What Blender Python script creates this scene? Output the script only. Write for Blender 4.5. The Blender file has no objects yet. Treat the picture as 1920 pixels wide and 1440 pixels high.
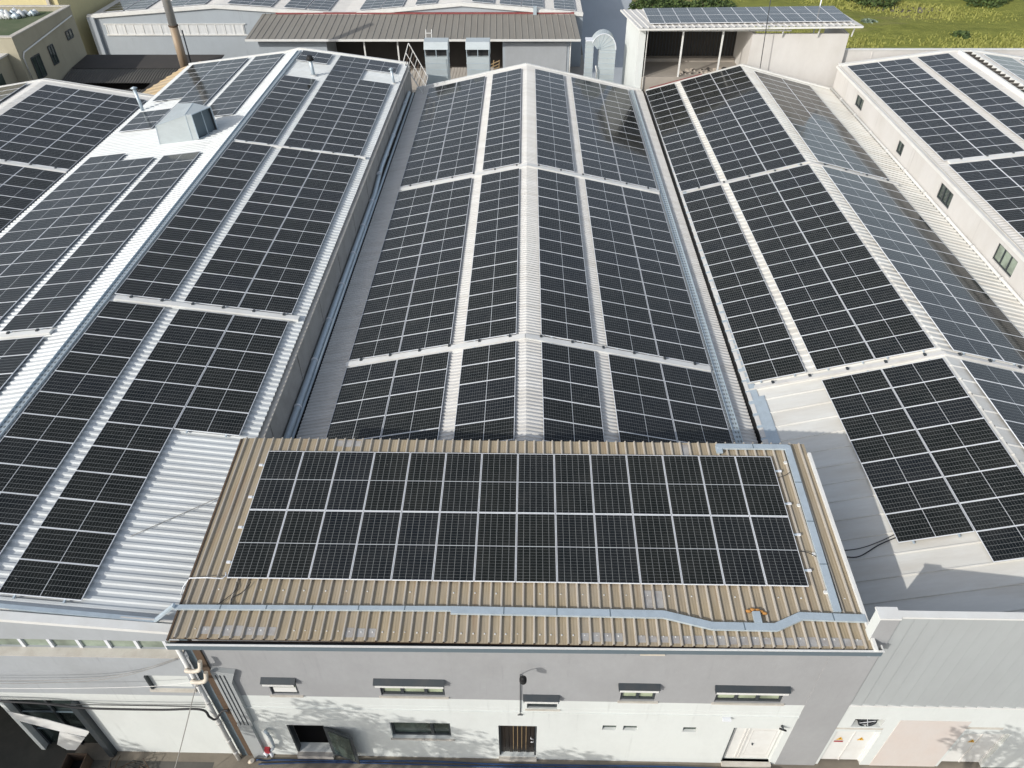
import bpy, math, random
from mathutils import Vector, Matrix
random.seed(7)
S = bpy.context.scene
COL = S.collection
rad = math.radians

# ------------------------------------------------------------ camera, world, sun, exposure
def Rcam(pitch, yaw, roll):
    cp, sp = math.cos(pitch), math.sin(pitch); cr, sr = math.cos(roll), math.sin(roll)
    right = Vector((1, 0, 0)); fwd = Vector((0, cp, -sp)); up = Vector((0, sp, cp))
    r2 = cr*right + sr*up; u2 = -sr*right + cr*up
    Z = Matrix.Rotation(yaw, 3, 'Z')
    return Z @ r2, Z @ u2, Z @ fwd
cam = bpy.data.cameras.new('camera'); camo = bpy.data.objects.new('camera', cam); COL.objects.link(camo)
r_, u_, f_ = Rcam(0.702498, 0.026888, -0.008098)
camo.matrix_world = Matrix(((r_.x, u_.x, -f_.x, 0), (r_.y, u_.y, -f_.y, 0), (r_.z, u_.z, -f_.z, 25.115), (0, 0, 0, 1)))
cam.sensor_width = 36; cam.lens = 36*1395.59/1920; cam.clip_end = 2000; cam.clip_start = .5
S.camera = camo
SUN_EL = rad(28.4); SUNDIR = Vector((-.725, -.69, 0)).normalized()
SUNV = Vector((SUNDIR.x*math.cos(SUN_EL), SUNDIR.y*math.cos(SUN_EL), math.sin(SUN_EL)))
w = bpy.data.worlds.new('World'); S.world = w; w.use_nodes = True
nt = w.node_tree; bg = nt.nodes['Background']
sky = nt.nodes.new('ShaderNodeTexSky'); sky.sky_type = 'NISHITA'; sky.sun_disc = False
sky.sun_elevation = SUN_EL; sky.sun_rotation = math.atan2(SUNDIR.x, SUNDIR.y)
sky.air_density = 1.0; sky.dust_density = 1.6; sky.ozone_density = 1.0
hs_ = nt.nodes.new('ShaderNodeHueSaturation'); hs_.inputs['Saturation'].default_value = .55; nt.links.new(sky.outputs[0], hs_.inputs['Color'])   # hazy, partly clouded air
nt.links.new(hs_.outputs[0], bg.inputs[0]); bg.inputs[1].default_value = .195
sl = bpy.data.lights.new('sun', 'SUN'); slo = bpy.data.objects.new('sun', sl); COL.objects.link(slo)
sl.energy = 3.5; sl.angle = rad(.55); sl.color = (1, .965, .91)
slo.rotation_euler = SUNV.to_track_quat('Z', 'Y').to_euler(); slo.location = SUNV*60
S.view_settings.view_transform = 'Standard'; S.view_settings.look = 'None'
S.view_settings.exposure = -.16; S.view_settings.gamma = 1
S.render.engine = 'CYCLES'

# ------------------------------------------------------------ materials
class N:
    def __init__(s, name):
        s.m = bpy.data.materials.new(name); s.m.use_nodes = True
        s.t = s.m.node_tree; s.b = s.t.nodes['Principled BSDF']
    def n(s, k, **kw):
        o = s.t.nodes.new(k)
        for a, v in kw.items(): setattr(o, a, v)
        return o
    def l(s, a, b): s.t.links.new(a, b)
    def math(s, op, a, b=None, c=None):
        o = s.n('ShaderNodeMath', operation=op)
        for i, v in enumerate((a, b, c)):
            if v is None: continue
            if isinstance(v, (int, float)): o.inputs[i].default_value = v
            else: s.l(v, o.inputs[i])
        return o.outputs[0]
    def mix(s, f, a, b):
        o = s.n('ShaderNodeMix', data_type='RGBA')
        for i, v in ((0, f), (6, a), (7, b)):
            if isinstance(v, (int, float)): o.inputs[i].default_value = v
            elif isinstance(v, tuple): o.inputs[i].default_value = (*v, 1)
            else: s.l(v, o.inputs[i])
        return o.outputs[2]
    def coord(s, kind='Object', scale=(1, 1, 1)):
        tc = s.n('ShaderNodeTexCoord'); mp = s.n('ShaderNodeMapping'); mp.inputs['Scale'].default_value = scale
        s.l(tc.outputs[kind], mp.inputs[0]); return mp.outputs[0]
    def noise(s, co, scale=1, detail=5, rough=.6, lo=.35, hi=.65):
        o = s.n('ShaderNodeTexNoise'); o.inputs['Scale'].default_value = scale
        o.inputs['Detail'].default_value = detail; o.inputs['Roughness'].default_value = rough
        s.l(co, o.inputs['Vector'])
        r = s.n('ShaderNodeMapRange'); r.inputs[1].default_value = lo; r.inputs[2].default_value = hi
        s.l(o.outputs[0], r.inputs[0]); return r.outputs[0]
    def col(s, c):
        if isinstance(c, tuple): s.b.inputs['Base Color'].default_value = (*c, 1)
        else: s.l(c, s.b.inputs['Base Color'])
    def set(s, rough=.6, metal=0, spec=.5):
        s.b.inputs['Roughness'].default_value = rough; s.b.inputs['Metallic'].default_value = metal
        s.b.inputs['Specular IOR Level'].default_value = spec; return s
    def bump(s, h, strength=.3, dist=.01):
        b = s.n('ShaderNodeBump'); b.inputs['Strength'].default_value = strength; b.inputs['Distance'].default_value = dist
        s.l(h, b.inputs['Height']); s.l(b.outputs[0], s.b.inputs['Normal'])

def dirty(name, c, dirt, amt=.5, rough=.6, metal=0, streak=(1, 1, 1), sc=.6, fine=.12, spec=.4, bump=0, runs=0):
    """a base colour worn by large soft stains, streaks and fine mottling"""
    k = N(name); k.set(rough, metal, spec)
    a = k.noise(k.coord('Object', streak), sc, 6, .6, .42, .78)
    b = k.noise(k.coord('Object', tuple(v*1.0 for v in streak)), sc*7, 5, .7, .3, .8)
    f = k.math('MULTIPLY', a, amt); base = k.mix(f, c, dirt)
    d = tuple(x*.72 for x in c); base = k.mix(k.math('MULTIPLY', b, fine), base, d)
    if runs:
        st = k.noise(k.coord('Object', (3.2, 3.2, .16)), 1.5, 5, .6, .58, .82); ms = k.noise(k.coord('Object', (.4, .4, .9)), 1, 3, .5, .45, .65)
        base = k.mix(k.math('MULTIPLY', k.math('MULTIPLY', st, ms), runs), base, tuple(x*.55 for x in dirt))
        ck = k.noise(k.coord('Object', (1.2, 1.2, 1.2)), 1.7, 8, .75, .497, .503); ck = k.math('SUBTRACT', 1, k.math('ABSOLUTE', k.math('SUBTRACT', k.math('MULTIPLY', ck, 2), 1)))
        base = k.mix(k.math('MULTIPLY', ck, .10), base, tuple(x*.4 for x in dirt))
    k.col(base)
    if bump: k.bump(k.noise(k.coord(), 18, 5, .6, 0, 1), bump, .02)
    return k.m

M = {}
M['roof_white'] = dirty('roof_white', (.66, .685, .68), (.46, .46, .43), .55, .42, 0, (.25, 2.2, 1), 1.1, .3)
M['roof_centre'] = dirty('roof_centre', (.66, .65, .62), (.42, .39, .34), .55, .5, 0, (.25, 2.0, 1), 1.0, .35)
M['roof_right'] = dirty('roof_right', (.72, .71, .66), (.48, .42, .33), .6, .5, 0, (.2, 1.6, 1), .9, .3)
M['roof_far'] = dirty('roof_far', (.66, .64, .60), (.45, .42, .37), .4, .5, 0, (.3, 2, 1), 1, .3)
M['flashing'] = dirty('flashing', (.66, .65, .62), (.42, .38, .33), .45, .45, 0, (1, .4, 1), 1.3, .3)
M['white_trim'] = dirty('white_trim', (.74, .74, .71), (.5, .45, .38), .35, .5, 0, (1, 1, 1), 1.2, .2)
M['white_plaster'] = dirty('white_plaster', (.665, .69, .665), (.56, .57, .545), .45, .85, 0, (1, 1, .5), .8, .16, .2, .15, runs=.5)
M['warm_plaster'] = dirty('warm_plaster', (.635, .615, .585), (.50, .47, .42), .55, .85, 0, (1, 1, .6), .5, .2, .2, .15, runs=.5)
M['grey_plaster'] = dirty('grey_plaster', (.355, .358, .36), (.30, .30, .30), .6, .9, 0, (1, 1, .6), .9, .25, .2, .2, runs=.5)
M['clad_grey'] = dirty('clad_grey', (.365, .385, .385), (.30, .31, .31), .5, .6, 0, (1, 1, .3), .8, .2)
M['blue_grey_plaster'] = dirty('blue_grey_plaster', (.40, .42, .435), (.32, .33, .335), .6, .9, 0, (1, 1, .7), .8, .2, .2, .15, runs=.5)
M['pale_blue_plaster'] = dirty('pale_blue_plaster', (.40, .44, .47), (.34, .36, .38), .5, .85, 0, (1, 1, .6), .4, .2, .2, .1, runs=.5)
M['pink_plaster'] = dirty('pink_plaster', (.62, .57, .53), (.60, .49, .42), .5, .9, 0, (1, 1, .6), 1.3, .2, .2)
M['concrete'] = dirty('concrete', (.42, .40, .37), (.26, .24, .21), .7, .9, 0, (1, 1, 1), 1.3, .4, .2, .3, runs=.5)
M['sill'] = dirty('sill', (.58, .55, .49), (.36, .31, .25), .6, .9, 0, (1, 1, 1), 2.5, .4, .2)
M['galv'] = dirty('galv', (.52, .60, .65), (.38, .44, .47), .6, .42, .3, (1.5, 1.5, 1.5), 2.2, .35)
M['galv_duct'] = dirty('galv_duct', (.52, .57, .58), (.40, .44, .44), .6, .42, .2, (1, 1, 2.5), .9, .35)
M['slate'] = dirty('slate', (.13, .17, .195), (.17, .20, .21), .5, .5, .1, (1, 1, 1), 2, .2)
M['dark_metal'] = dirty('dark_metal', (.045, .055, .062), (.09, .085, .08), .5, .5, .2, (1, 1, 1), 3, .3)
M['rusty'] = dirty('rusty', (.12, .08, .052), (.055, .055, .055), .8, .85, .1, (1, 1, .4), 2.5, .5)
M['black'] = dirty('black', (.012, .012, .013), (.03, .03, .03), .5, .7, 0, (1, 1, 1), 3, .2)
M['cable'] = dirty('cable', (.02, .02, .022), (.05, .05, .05), .4, .6, 0, (1, 1, 1), 3, .2)
M['wire_grey'] = dirty('wire_grey', (.28, .27, .25), (.4, .4, .38), .4, .6, 0, (1, 1, 1), 3, .2)
M['blue_hose'] = dirty('blue_hose', (.015, .045, .12), (.03, .05, .1), .5, .4, 0, (1, 1, 1), 3, .2)
M['red'] = dirty('red', (.35, .03, .04), (.2, .03, .03), .4, .5, 0, (1, 1, 1), 3, .2)
M['red_trim'] = dirty('red_trim', (.26, .06, .06), (.34, .16, .13), .6, .6, 0, (1, 1, 1), 1.5, .3)
M['orange'] = dirty('orange', (.45, .22, .06), (.35, .13, .03), .5, .7, 0, (1, 1, 1), 6, .3)
M['pipe_cream'] = dirty('pipe_cream', (.66, .60, .50), (.45, .38, .3), .5, .5, 0, (1, 1, 1), 3, .3)
M['brown_roof'] = dirty('brown_roof', (.25, .235, .205), (.18, .16, .135), .5, .6, 0, (2, .4, 1), .8, .3)
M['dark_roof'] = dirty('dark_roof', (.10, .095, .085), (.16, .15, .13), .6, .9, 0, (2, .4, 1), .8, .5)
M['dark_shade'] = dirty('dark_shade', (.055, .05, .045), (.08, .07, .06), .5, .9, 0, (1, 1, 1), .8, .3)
M['ochre_roof'] = dirty('ochre_roof', (.60, .44, .24), (.42, .41, .38), .8, .75, 0, (.4, 1.6, 1), .55, .4)
M['beige_wall'] = dirty('beige_wall', (.40, .37, .28), (.28, .26, .20), .6, .9, 0, (1, 1, .6), .35, .3, .2, runs=.5)
M['yellow_wall'] = dirty('yellow_wall', (.66, .58, .33), (.5, .44, .26), .5, .9, 0, (1, 1, .6), .4, .3, .2)
M['green_roof'] = dirty('green_roof', (.10, .13, .07), (.20, .20, .13), .7, .95, 0, (1, 1, 1), .35, .4, .2)
M['pink_house'] = dirty('pink_house', (.56, .36, .30), (.4, .3, .25), .5, .9)
M['curtain'] = dirty('curtain', (.72, .73, .72), (.42, .44, .45), .9, .7, 0, (4, 1, .25), 1.1, .5)
M['wood'] = dirty('wood', (.42, .30, .16), (.22, .15, .08), .6, .8, 0, (3, 1, 1), 3, .4)
M['plank'] = dirty('plank', (.48, .42, .34), (.3, .26, .2), .6, .85, 0, (3, .5, 1), 2, .4)
M['door_wood'] = dirty('door_wood', (.018, .015, .013), (.055, .035, .022), .5, .45, 0, (9, 1, .3), 1.4, .3)
M['steel_stack'] = dirty('steel_stack', (.52, .54, .55), (.30, .22, .13), .5, .45, .5, (1, 1, .25), .6, .3)
M['brown_stack'] = dirty('brown_stack', (.30, .21, .13), (.44, .41, .35), .9, .6, .2, (1, 1, .12), 1.2, .5)
M['aluminium'] = dirty('aluminium', (.74, .76, .79), (.66, .68, .70), .4, .4, .0, (1, 1, 1), 2, .1)
M['yellow_sign'] = dirty('yellow_sign', (.75, .42, .04), (.6, .34, .04), .3, .6)
M['trunk'] = dirty('trunk', (.12, .09, .06), (.2, .16, .12), .6, .95, 0, (1, 1, .3), 3, .5)
M['blue_tarp'] = dirty('blue_tarp', (.10, .28, .42), (.2, .35, .45), .5, .6)
M['rubble'] = dirty('rubble', (.50, .44, .37), (.2, .17, .14), .7, .95, 0, (1, 1, 1), 3, .5)
M['panel_back'] = dirty('panel_back', (.05, .05, .055), (.08, .08, .08), .4, .6)

def tan_roof():
    k = N('tan_roof'); k.set(.6, 0, .35)
    co = k.coord('Object', (26, .9, 1)); a = k.noise(co, 1, 4, .6, .3, .7)
    b = k.noise(k.coord('Object', (1, 1, 1)), .7, 6, .6, .4, .75)
    sp = k.n('ShaderNodeSeparateXYZ'); k.l(k.coord('Object'), sp.inputs[0])
    fl = k.math('FRACT', k.math('MULTIPLY', k.math('ADD', sp.outputs[0], 9.4), 4/.2968)); fl = k.math('LESS_THAN', fl, .22)
    c = k.mix(a, (.30, .24, .155), (.45, .375, .255)); c = k.mix(k.math('MULTIPLY', fl, .35), c, (.16, .12, .08))
    c = k.mix(k.math('MULTIPLY', b, .5), c, (.33, .30, .26))
    st = k.noise(k.coord('Object', (3.2, .25, 1)), 1, 3, .5, .62, .7)
    c = k.mix(k.math('MULTIPLY', st, .4), c, (.26, .16, .09))
    k.col(c); return k.m
M['tan_roof'] = tan_roof()
M['tan_rib'] = dirty('tan_rib', (.47, .43, .37), (.30, .25, .19), .6, .55, 0, (6, .6, 1), 1, .3)
M['bare_patch'] = dirty('bare_patch', (.44, .43, .41), (.26, .21, .17), .8, .5, .1, (2, 2, 1), 2.2, .5)

def glass(name, c=(.02, .03, .03), rough=.06):
    k = N(name); k.set(rough, 0, .6); k.col(c)
    k.col(k.mix(k.noise(k.coord(), .9, 4, .6, .35, .7), c, tuple(min(1, v*2.2+.01) for v in c))); return k.m
M['window_glass'] = glass('window_glass', (.03, .042, .036))
M['dark_glass'] = glass('dark_glass', (.010, .016, .015), .15)
M['pale_glass'] = glass('pale_glass', (.16, .19, .15), .12)
M['curtain_glass'] = glass('curtain_glass', (.22, .25, .17), .2)

def cells():
    k = N('solar_cells'); b = k.b
    uv = k.n('ShaderNodeUVMap', uv_map='UVMap'); sp = k.n('ShaderNodeSeparateXYZ'); k.l(uv.outputs[0], sp.inputs[0])
    u, v = sp.outputs[0], sp.outputs[1]
    au = k.math('ABSOLUTE', u)
    def lines(x, off, pitch, hw):
        t = k.math('DIVIDE', k.math('SUBTRACT', x, off), pitch)
        f = k.math('FRACT', k.math('ADD', t, 100.0))
        d = k.math('SUBTRACT', .5, k.math('ABSOLUTE', k.math('SUBTRACT', f, .5)))
        return k.math('LESS_THAN', d, hw/pitch)
    lu = lines(au, .009, .0918, .0017)
    lv = lines(v, .0, .184, .0042)
    g = k.math('MAXIMUM', lu, lv)
    mid = k.math('LESS_THAN', au, .0105)
    edge = k.math('MAXIMUM', k.math('GREATER_THAN', au, 1.107), k.math('GREATER_THAN', k.math('ABSOLUTE', v), .556))
    white = k.math('MAXIMUM', mid, edge)
    oi = k.n('ShaderNodeObjectInfo'); r2 = k.n('ShaderNodeUVMap', uv_map='rnd'); s2 = k.n('ShaderNodeSeparateXYZ'); k.l(r2.outputs[0], s2.inputs[0])
    rnd = k.math('FRACT', k.math('ADD', oi.outputs['Random'], s2.outputs[0]))
    base = k.mix(k.math('POWER', rnd, 2.5), (.0085, .0105, .0095), (.010, .0125, .0155))
    c = k.mix(g, base, (.26, .27, .265)); c = k.mix(white, c, (.50, .52, .53))
    dust = k.noise(k.coord('Object', (1, 1, 1)), 1.3, 5, .65, .45, .8)
    c = k.mix(k.math('MULTIPLY', dust, .018), c, (.5, .47, .42))
    us = k.math('MULTIPLY', k.math('SUBTRACT', rnd, .5), 40.0)
    cb = k.n('ShaderNodeCombineXYZ'); k.l(k.math('ADD', u, us), cb.inputs[0]); k.l(k.math('ADD', v, us), cb.inputs[1])
    film = k.noise(cb.outputs[0], 1.1, 5, .6, .35, .8); sp2 = k.noise(cb.outputs[0], 9.0, 2, .5, .775, .79)
    edge_d = k.math('MULTIPLY', k.math('POWER', k.math('MULTIPLY', k.math('ABSOLUTE', v), 1.78), 12), .05)
    c = k.mix(k.math('ADD', k.math('MULTIPLY', film, .022), edge_d), c, (.48, .46, .41))
    c = k.mix(k.math('MULTIPLY', sp2, .55), c, (.6, .6, .56))
    k.col(c)
    b.inputs['Roughness'].default_value = .5
    rr = k.math('ADD', .075, k.math('MULTIPLY', rnd, .05)); k.l(rr, b.inputs['Roughness'])
    b.inputs['IOR'].default_value = 1.5; b.inputs['Specular IOR Level'].default_value = .20
    return k.m
M['cells'] = cells()

def perf():
    k = N('perforated_steel'); k.set(.45, .4, .5)
    sp = k.n('ShaderNodeSeparateXYZ'); k.l(k.coord('Object'), sp.inputs[0])
    f = k.math('FRACT', k.math('MULTIPLY', sp.outputs[1], 4.0)); h = k.math('GREATER_THAN', f, .55)
    f2 = k.math('FRACT', k.math('MULTIPLY', sp.outputs[0], 9.0)); h2 = k.math('GREATER_THAN', f2, .35)
    c = k.mix(k.math('MULTIPLY', k.math('MULTIPLY', h, h2), .75), (.50, .56, .58), (.13, .14, .13)); k.col(c); return k.m
M['perforated'] = perf()

def ground_mat():
    k = N('ground'); k.set(.9, 0, .25)
    a = k.noise(k.coord(), .12, 8, .65, .35, .7); b = k.noise(k.coord(), 3.5, 6, .7, .3, .75)
    c = k.mix(a, (.20, .175, .14), (.30, .265, .21)); c = k.mix(k.math('MULTIPLY', b, .45), c, (.13, .115, .095)); k.col(c)
    k.bump(b, .3, .02); return k.m
M['ground'] = ground_mat()
def asphalt_mat():
    k = N('asphalt'); k.set(.85, 0, .3)
    a = k.noise(k.coord('Object', (1, .3, 1)), .2, 8, .65, .35, .7); b = k.noise(k.coord(), 6, 6, .7, .3, .75)
    c = k.mix(a, (.24, .245, .255), (.31, .315, .32)); c = k.mix(k.math('MULTIPLY', b, .3), c, (.18, .18, .18)); k.col(c)
    return k.m
M['asphalt'] = asphalt_mat()
M['pale_road'] = dirty('pale_road', (.42, .45, .47), (.34, .36, .37), .5, .85, 0, (1, .3, 1), .3, .2)
M['yard'] = dirty('yard', (.40, .36, .31), (.24, .22, .2), .6, .9, 0, (1, 1, 1), .3, .5, .2)
M['dark_olive'] = dirty('dark_olive', (.045, .046, .038), (.11, .10, .085), .6, .75, 0, (1, 1, 1), .8, .4)  # near-black olive for the left corner ground and recess back
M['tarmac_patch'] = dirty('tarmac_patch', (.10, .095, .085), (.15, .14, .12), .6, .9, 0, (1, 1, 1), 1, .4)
def field_mat():
    k = N('field'); k.set(.95, 0, .1)
    a = k.noise(k.coord('Object', (.5, 1.1, 1)), .09, 8, .7, .4, .62); b = k.noise(k.coord('Object', (.6, 1, 1)), .9, 8, .75, .35, .65)
    e = k.noise(k.coord('Object', (.35, 1, 1)), .07, 5, .6, .50, .64)
    c = k.mix(b, (.17, .19, .045), (.30, .31, .075)); c = k.mix(k.math('MULTIPLY', a, .5), c, (.32, .34, .08))
    c = k.mix(k.math('MULTIPLY', e, .85), c, (.32, .25, .16)); k.col(c); k.bump(b, .8, .3); return k.m
M['field'] = field_mat()
def leaf_mat(name, a, b):
    k = N(name); k.set(.7, 0, .3); oi = k.n('ShaderNodeNewGeometry')
    k.col(k.mix(oi.outputs['Random Per Island'], a, b)); return k.m
M['leaf'] = leaf_mat('leaf', (.035, .06, .018), (.09, .13, .035))
M['grass_leaf'] = leaf_mat('grass_leaf', (.19, .20, .05), (.38, .38, .11))
M['sage'] = leaf_mat('sage', (.12, .16, .10), (.26, .32, .24))

# ------------------------------------------------------------ mesh helpers
class MB:
    def __init__(s): s.v = []; s.f = []; s.mi = []; s.mats = []; s.uv = None; s.smooth = []
    def m(s, name):
        if name not in s.mats: s.mats.append(name)
        return s.mats.index(name)
    def face(s, idx, mat, sm=False): s.f.append(idx); s.mi.append(s.m(mat)); s.smooth.append(sm)
    def poly(s, pts, mat):
        n = len(s.v); s.v += [tuple(p) for p in pts]; s.face(list(range(n, n+len(pts))), mat); return s
    def hexa(s, p, mat):
        n = len(s.v); s.v += [tuple(q) for q in p]
        for q in ((0, 3, 2, 1), (4, 5, 6, 7), (0, 1, 5, 4), (1, 2, 6, 5), (2, 3, 7, 6), (3, 0, 4, 7)): s.face([n+i for i in q], mat)
        return s
    def box(s, x0, x1, y0, y1, z0, z1, mat):
        x0, x1 = sorted((x0, x1)); y0, y1 = sorted((y0, y1)); z0, z1 = sorted((z0, z1))
        return s.hexa([(x0, y0, z0), (x1, y0, z0), (x1, y1, z0), (x0, y1, z0), (x0, y0, z1), (x1, y0, z1), (x1, y1, z1), (x0, y1, z1)], mat)
    def bar(s, a, b, w, h, mat, up=(0, 0, 1)):
        a = Vector(a); b = Vector(b); d = (b-a).normalized(); upv = Vector(up)
        sd = d.cross(upv)
        if sd.length < 1e-4: sd = d.cross(Vector((0, 1, 0)))
        sd.normalize(); u = sd.cross(d).normalized()
        p = []
        for q in (a, b):
            for i, j in ((-1, -1), (1, -1), (1, 1), (-1, 1)): p.append(q+sd*i*w/2+u*j*h/2)
        p = [p[0], p[1], p[5], p[4], p[3], p[2], p[6], p[7]]
        return s.hexa(p, mat)
    def tube(s, pts, r, mat, seg=8, cap=True, r2=None):
        pts = [Vector(p) for p in pts]; rings = []
        for i, p in enumerate(pts):
            d = (pts[min(i+1, len(pts)-1)]-pts[max(i-1, 0)]).normalized()
            a = d.cross(Vector((0, 0, 1)));
            if a.length < .05: a = d.cross(Vector((0, 1, 0)))
            a.normalize(); b = d.cross(a)
            rr = r if r2 is None else r+(r2-r)*i/(len(pts)-1)
            n = len(s.v); rings.append(n)
            for k in range(seg):
                t = 2*math.pi*k/seg; q = p+a*math.cos(t)*rr+b*math.sin(t)*rr; s.v.append(tuple(q))
        for i in range(len(rings)-1):
            for k in range(seg):
                s.face([rings[i]+k, rings[i+1]+k, rings[i+1]+(k+1) % seg, rings[i]+(k+1) % seg], mat, True)
        if cap:
            s.face([rings[0]+k for k in range(seg)], mat); s.face([rings[-1]+k for k in reversed(range(seg))], mat)
        return s
    def corr(s, P, Q, pitch, h, top, side, mat, ribmat=None, s0=.5):
        """ribbed sheet: polyline P at one end, polyline Q at the other; ribs run along the polylines"""
        P = [Vector(p) for p in P]; Q = [Vector(q) for q in Q]; L = (Q[0]-P[0]).length; ribmat = ribmat or mat
        prof = [(0, 0, 0)]; n = int(L/pitch)
        for i in range(n):
            c = (i+s0)*pitch
            for d, z, k in ((-top/2-side, 0, 0), (-top/2, h, 1), (top/2, h, 1), (top/2+side, 0, 1)):
                if prof[-1][0] < c+d < L: prof.append((c+d, z, k))
        prof.append((L, 0, 0)); base = len(s.v); m = len(P)
        for (t, z, k) in prof:
            for i in range(m):
                q = P[i].lerp(Q[i], t/L); s.v.append((q.x, q.y, q.z+z))
        for j in range(len(prof)-1):
            mt = ribmat if prof[j+1][2] else mat
            for i in range(m-1):
                a = base+j*m+i; s.face([a, a+1, a+1+m, a+m], mt)
        return s
    def build(s, name, parent=None, loc=None):
        me = bpy.data.meshes.new(name); me.from_pydata(s.v, [], s.f)
        for m in s.mats: me.materials.append(M[m])
        me.polygons.foreach_set('material_index', s.mi); me.polygons.foreach_set('use_smooth', s.smooth)
        if s.uv:
            for nm, data in s.uv.items():
                l = me.uv_layers.new(name=nm); l.data.foreach_set('uv', data)
        me.update(); o = bpy.data.objects.new(name, me); COL.objects.link(o)
        if parent: o.parent = parent; o.matrix_parent_inverse = Matrix.Translation(-parent.location) if parent.type == 'EMPTY' and not parent.get('_rot') else Matrix()
        return o

def tag(o, label=None, cat=None, group=None, kind=None):
    for k, v in (('label', label), ('category', cat), ('group', group), ('kind', kind)):
        if v: o[k] = v
    return o
def thing(name, label, cat, loc=(0, 0, 0), group=None):
    o = bpy.data.objects.new(name, None); COL.objects.link(o); o.location = loc; o.empty_display_size = .3
    return tag(o, label, cat, group)
def smooth_path(pts, n=6):
    out = []; P = [Vector(p) for p in pts]
    for i in range(len(P)-1):
        p0 = P[max(i-1, 0)]; p1 = P[i]; p2 = P[i+1]; p3 = P[min(i+2, len(P)-1)]
        for k in range(n):
            t = k/n
            out.append(.5*((2*p1)+(-p0+p2)*t+(2*p0-5*p1+4*p2-p3)*t*t+(-p0+3*p1-3*p2+p3)*t**3))
    return out+[P[-1]]
G = -.2   # ground level
def wall_open(mb, x0, x1, z0, z1, y0, y1, holes, mat, reveal=None):
    """wall slab in the XZ plane from y0 (front) to y1 with rectangular openings (hx0,hx1,hz0,hz1)"""
    xs = sorted({x0, x1, *[h[0] for h in holes], *[h[1] for h in holes]}); zs = sorted({z0, z1, *[h[2] for h in holes], *[h[3] for h in holes]})
    def solid(i, j):
        if i < 0 or j < 0 or i >= len(xs)-1 or j >= len(zs)-1: return False
        cx = (xs[i]+xs[i+1])/2; cz = (zs[j]+zs[j+1])/2
        return not any(h[0] < cx < h[1] and h[2] < cz < h[3] for h in holes)
    for i in range(len(xs)-1):
        for j in range(len(zs)-1):
            if not solid(i, j): continue
            a, b, c, d = xs[i], xs[i+1], zs[j], zs[j+1]
            mt = mat(c, d) if callable(mat) else mat
            mb.poly([(a, y0, c), (b, y0, c), (b, y0, d), (a, y0, d)], mt)
            mb.poly([(b, y1, c), (a, y1, c), (a, y1, d), (b, y1, d)], mt)
            rv = reveal or mt
            if not solid(i-1, j): mb.poly([(a, y1, c), (a, y0, c), (a, y0, d), (a, y1, d)], rv)
            if not solid(i+1, j): mb.poly([(b, y0, c), (b, y1, c), (b, y1, d), (b, y0, d)], rv)
            if not solid(i, j-1): mb.poly([(a, y1, c), (b, y1, c), (b, y0, c), (a, y0, c)], rv)
            if not solid(i, j+1): mb.poly([(a, y0, d), (b, y0, d), (b, y1, d), (a, y1, d)], rv)
    return mb

# ------------------------------------------------------------ ground
def sheet(name, x0, x1, y0, y1, z, mat, n=1):
    mb = MB(); mb.poly([(x0, y0, z), (x1, y0, z), (x1, y1, z), (x0, y1, z)], mat)
    return tag(mb.build(name), kind='structure')
sheet('ground', -600, 600, -200, 900, G, 'ground')
sheet('street', -60, 60, -12, 7.6, G+.004, 'asphalt')
sheet('dark_pavement', -26, -14.95, 8.6, 12.2, G+.008, 'dark_olive')  # near-black ground patch in front of the left recess
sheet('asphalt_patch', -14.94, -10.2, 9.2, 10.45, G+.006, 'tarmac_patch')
mb = MB(); mb.poly([(5.5, 60, G+.004), (17.8, 60, G+.004), (14.6, 92, G+.004), (12.6, 150, G+.004), (6.5, 150, G+.004)], 'pale_road'); tag(mb.build('back_road'), kind='structure')
sheet('yard', -28, 34, 60.5, 86, G+.002, 'yard')
# field: gently uneven sheet
mb = MB(); nx, ny = 60, 40; rnd = random.Random(3)
for j in range(ny+1):
    for i in range(nx+1):
        x = 13.5+i*3.2; y = 86.5+j*3.0
        z = G+.01+(.25*math.sin(x*.21+1.3*math.sin(y*.13))+.2*math.sin(y*.31+x*.07)+.25+rnd.random()*.18)*min(1, j/3)
        mb.v.append((x+(0 if i else max(0, 0)), y, z))
for j in range(ny):
    for i in range(nx):
        a = j*(nx+1)+i; mb.face([a, a+1, a+nx+2, a+nx+1], 'field', True)
tag(mb.build('field'), kind='structure')

# ------------------------------------------------------------ roof planes (top face of the panels) fitted from the photograph
class Plane:
    def __init__(s, x, z, a, sign, sk): s.x, s.z, s.a, s.sign, s.sk = x, z, a, sign, sk; s.pk = 1.0
    def X(s, u, y): return s.x+s.sign*u*math.cos(s.a)+s.sk*y
    def Z(s, u): return s.z-u*math.sin(s.a)
    def zx(s, x, y): return s.z-abs(x-(s.x+s.sk*y))*math.tan(s.a)*(1 if (x-(s.x+s.sk*y))*s.sign > 0 else -1)
    def pt(s, x, y, d=0): return (x, y, s.zx(x, y)-d)
CL = Plane(-.329, 6.766, .2083, -1, -.0057); CR = Plane(.699, 6.719, .2136, 1, -.0057)
LR = Plane(-17.424, 7.864, .133, 1, 0); LL = Plane(-19.203, 7.653, .117, -1, .004)
RL = Plane(16.403, 7.037, .265, -1, -.009); RR = Plane(17.075, 6.961, .243, 1, -.007)
FRp = Plane(31.28, 8.048, .127, -1, -.007); FRr = Plane(33.85, 8.00, .13, 1, -.007); FRp.pk = FRr.pk = .978
FL = Plane(-33.837, 7.663, .156, 1, -.001); FLl = Plane(-35.3, 7.66, .156, -1, -.001)
D = .15   # height of panel face over the roof pans
def section(pl, pr, xl, xr, xm, zm, y):
    a = [] 
    a.append(pl.pt(xl, y, D)); a.append((xm, y, zm)); a.append(pr.pt(xr, y, D)); return a
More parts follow.
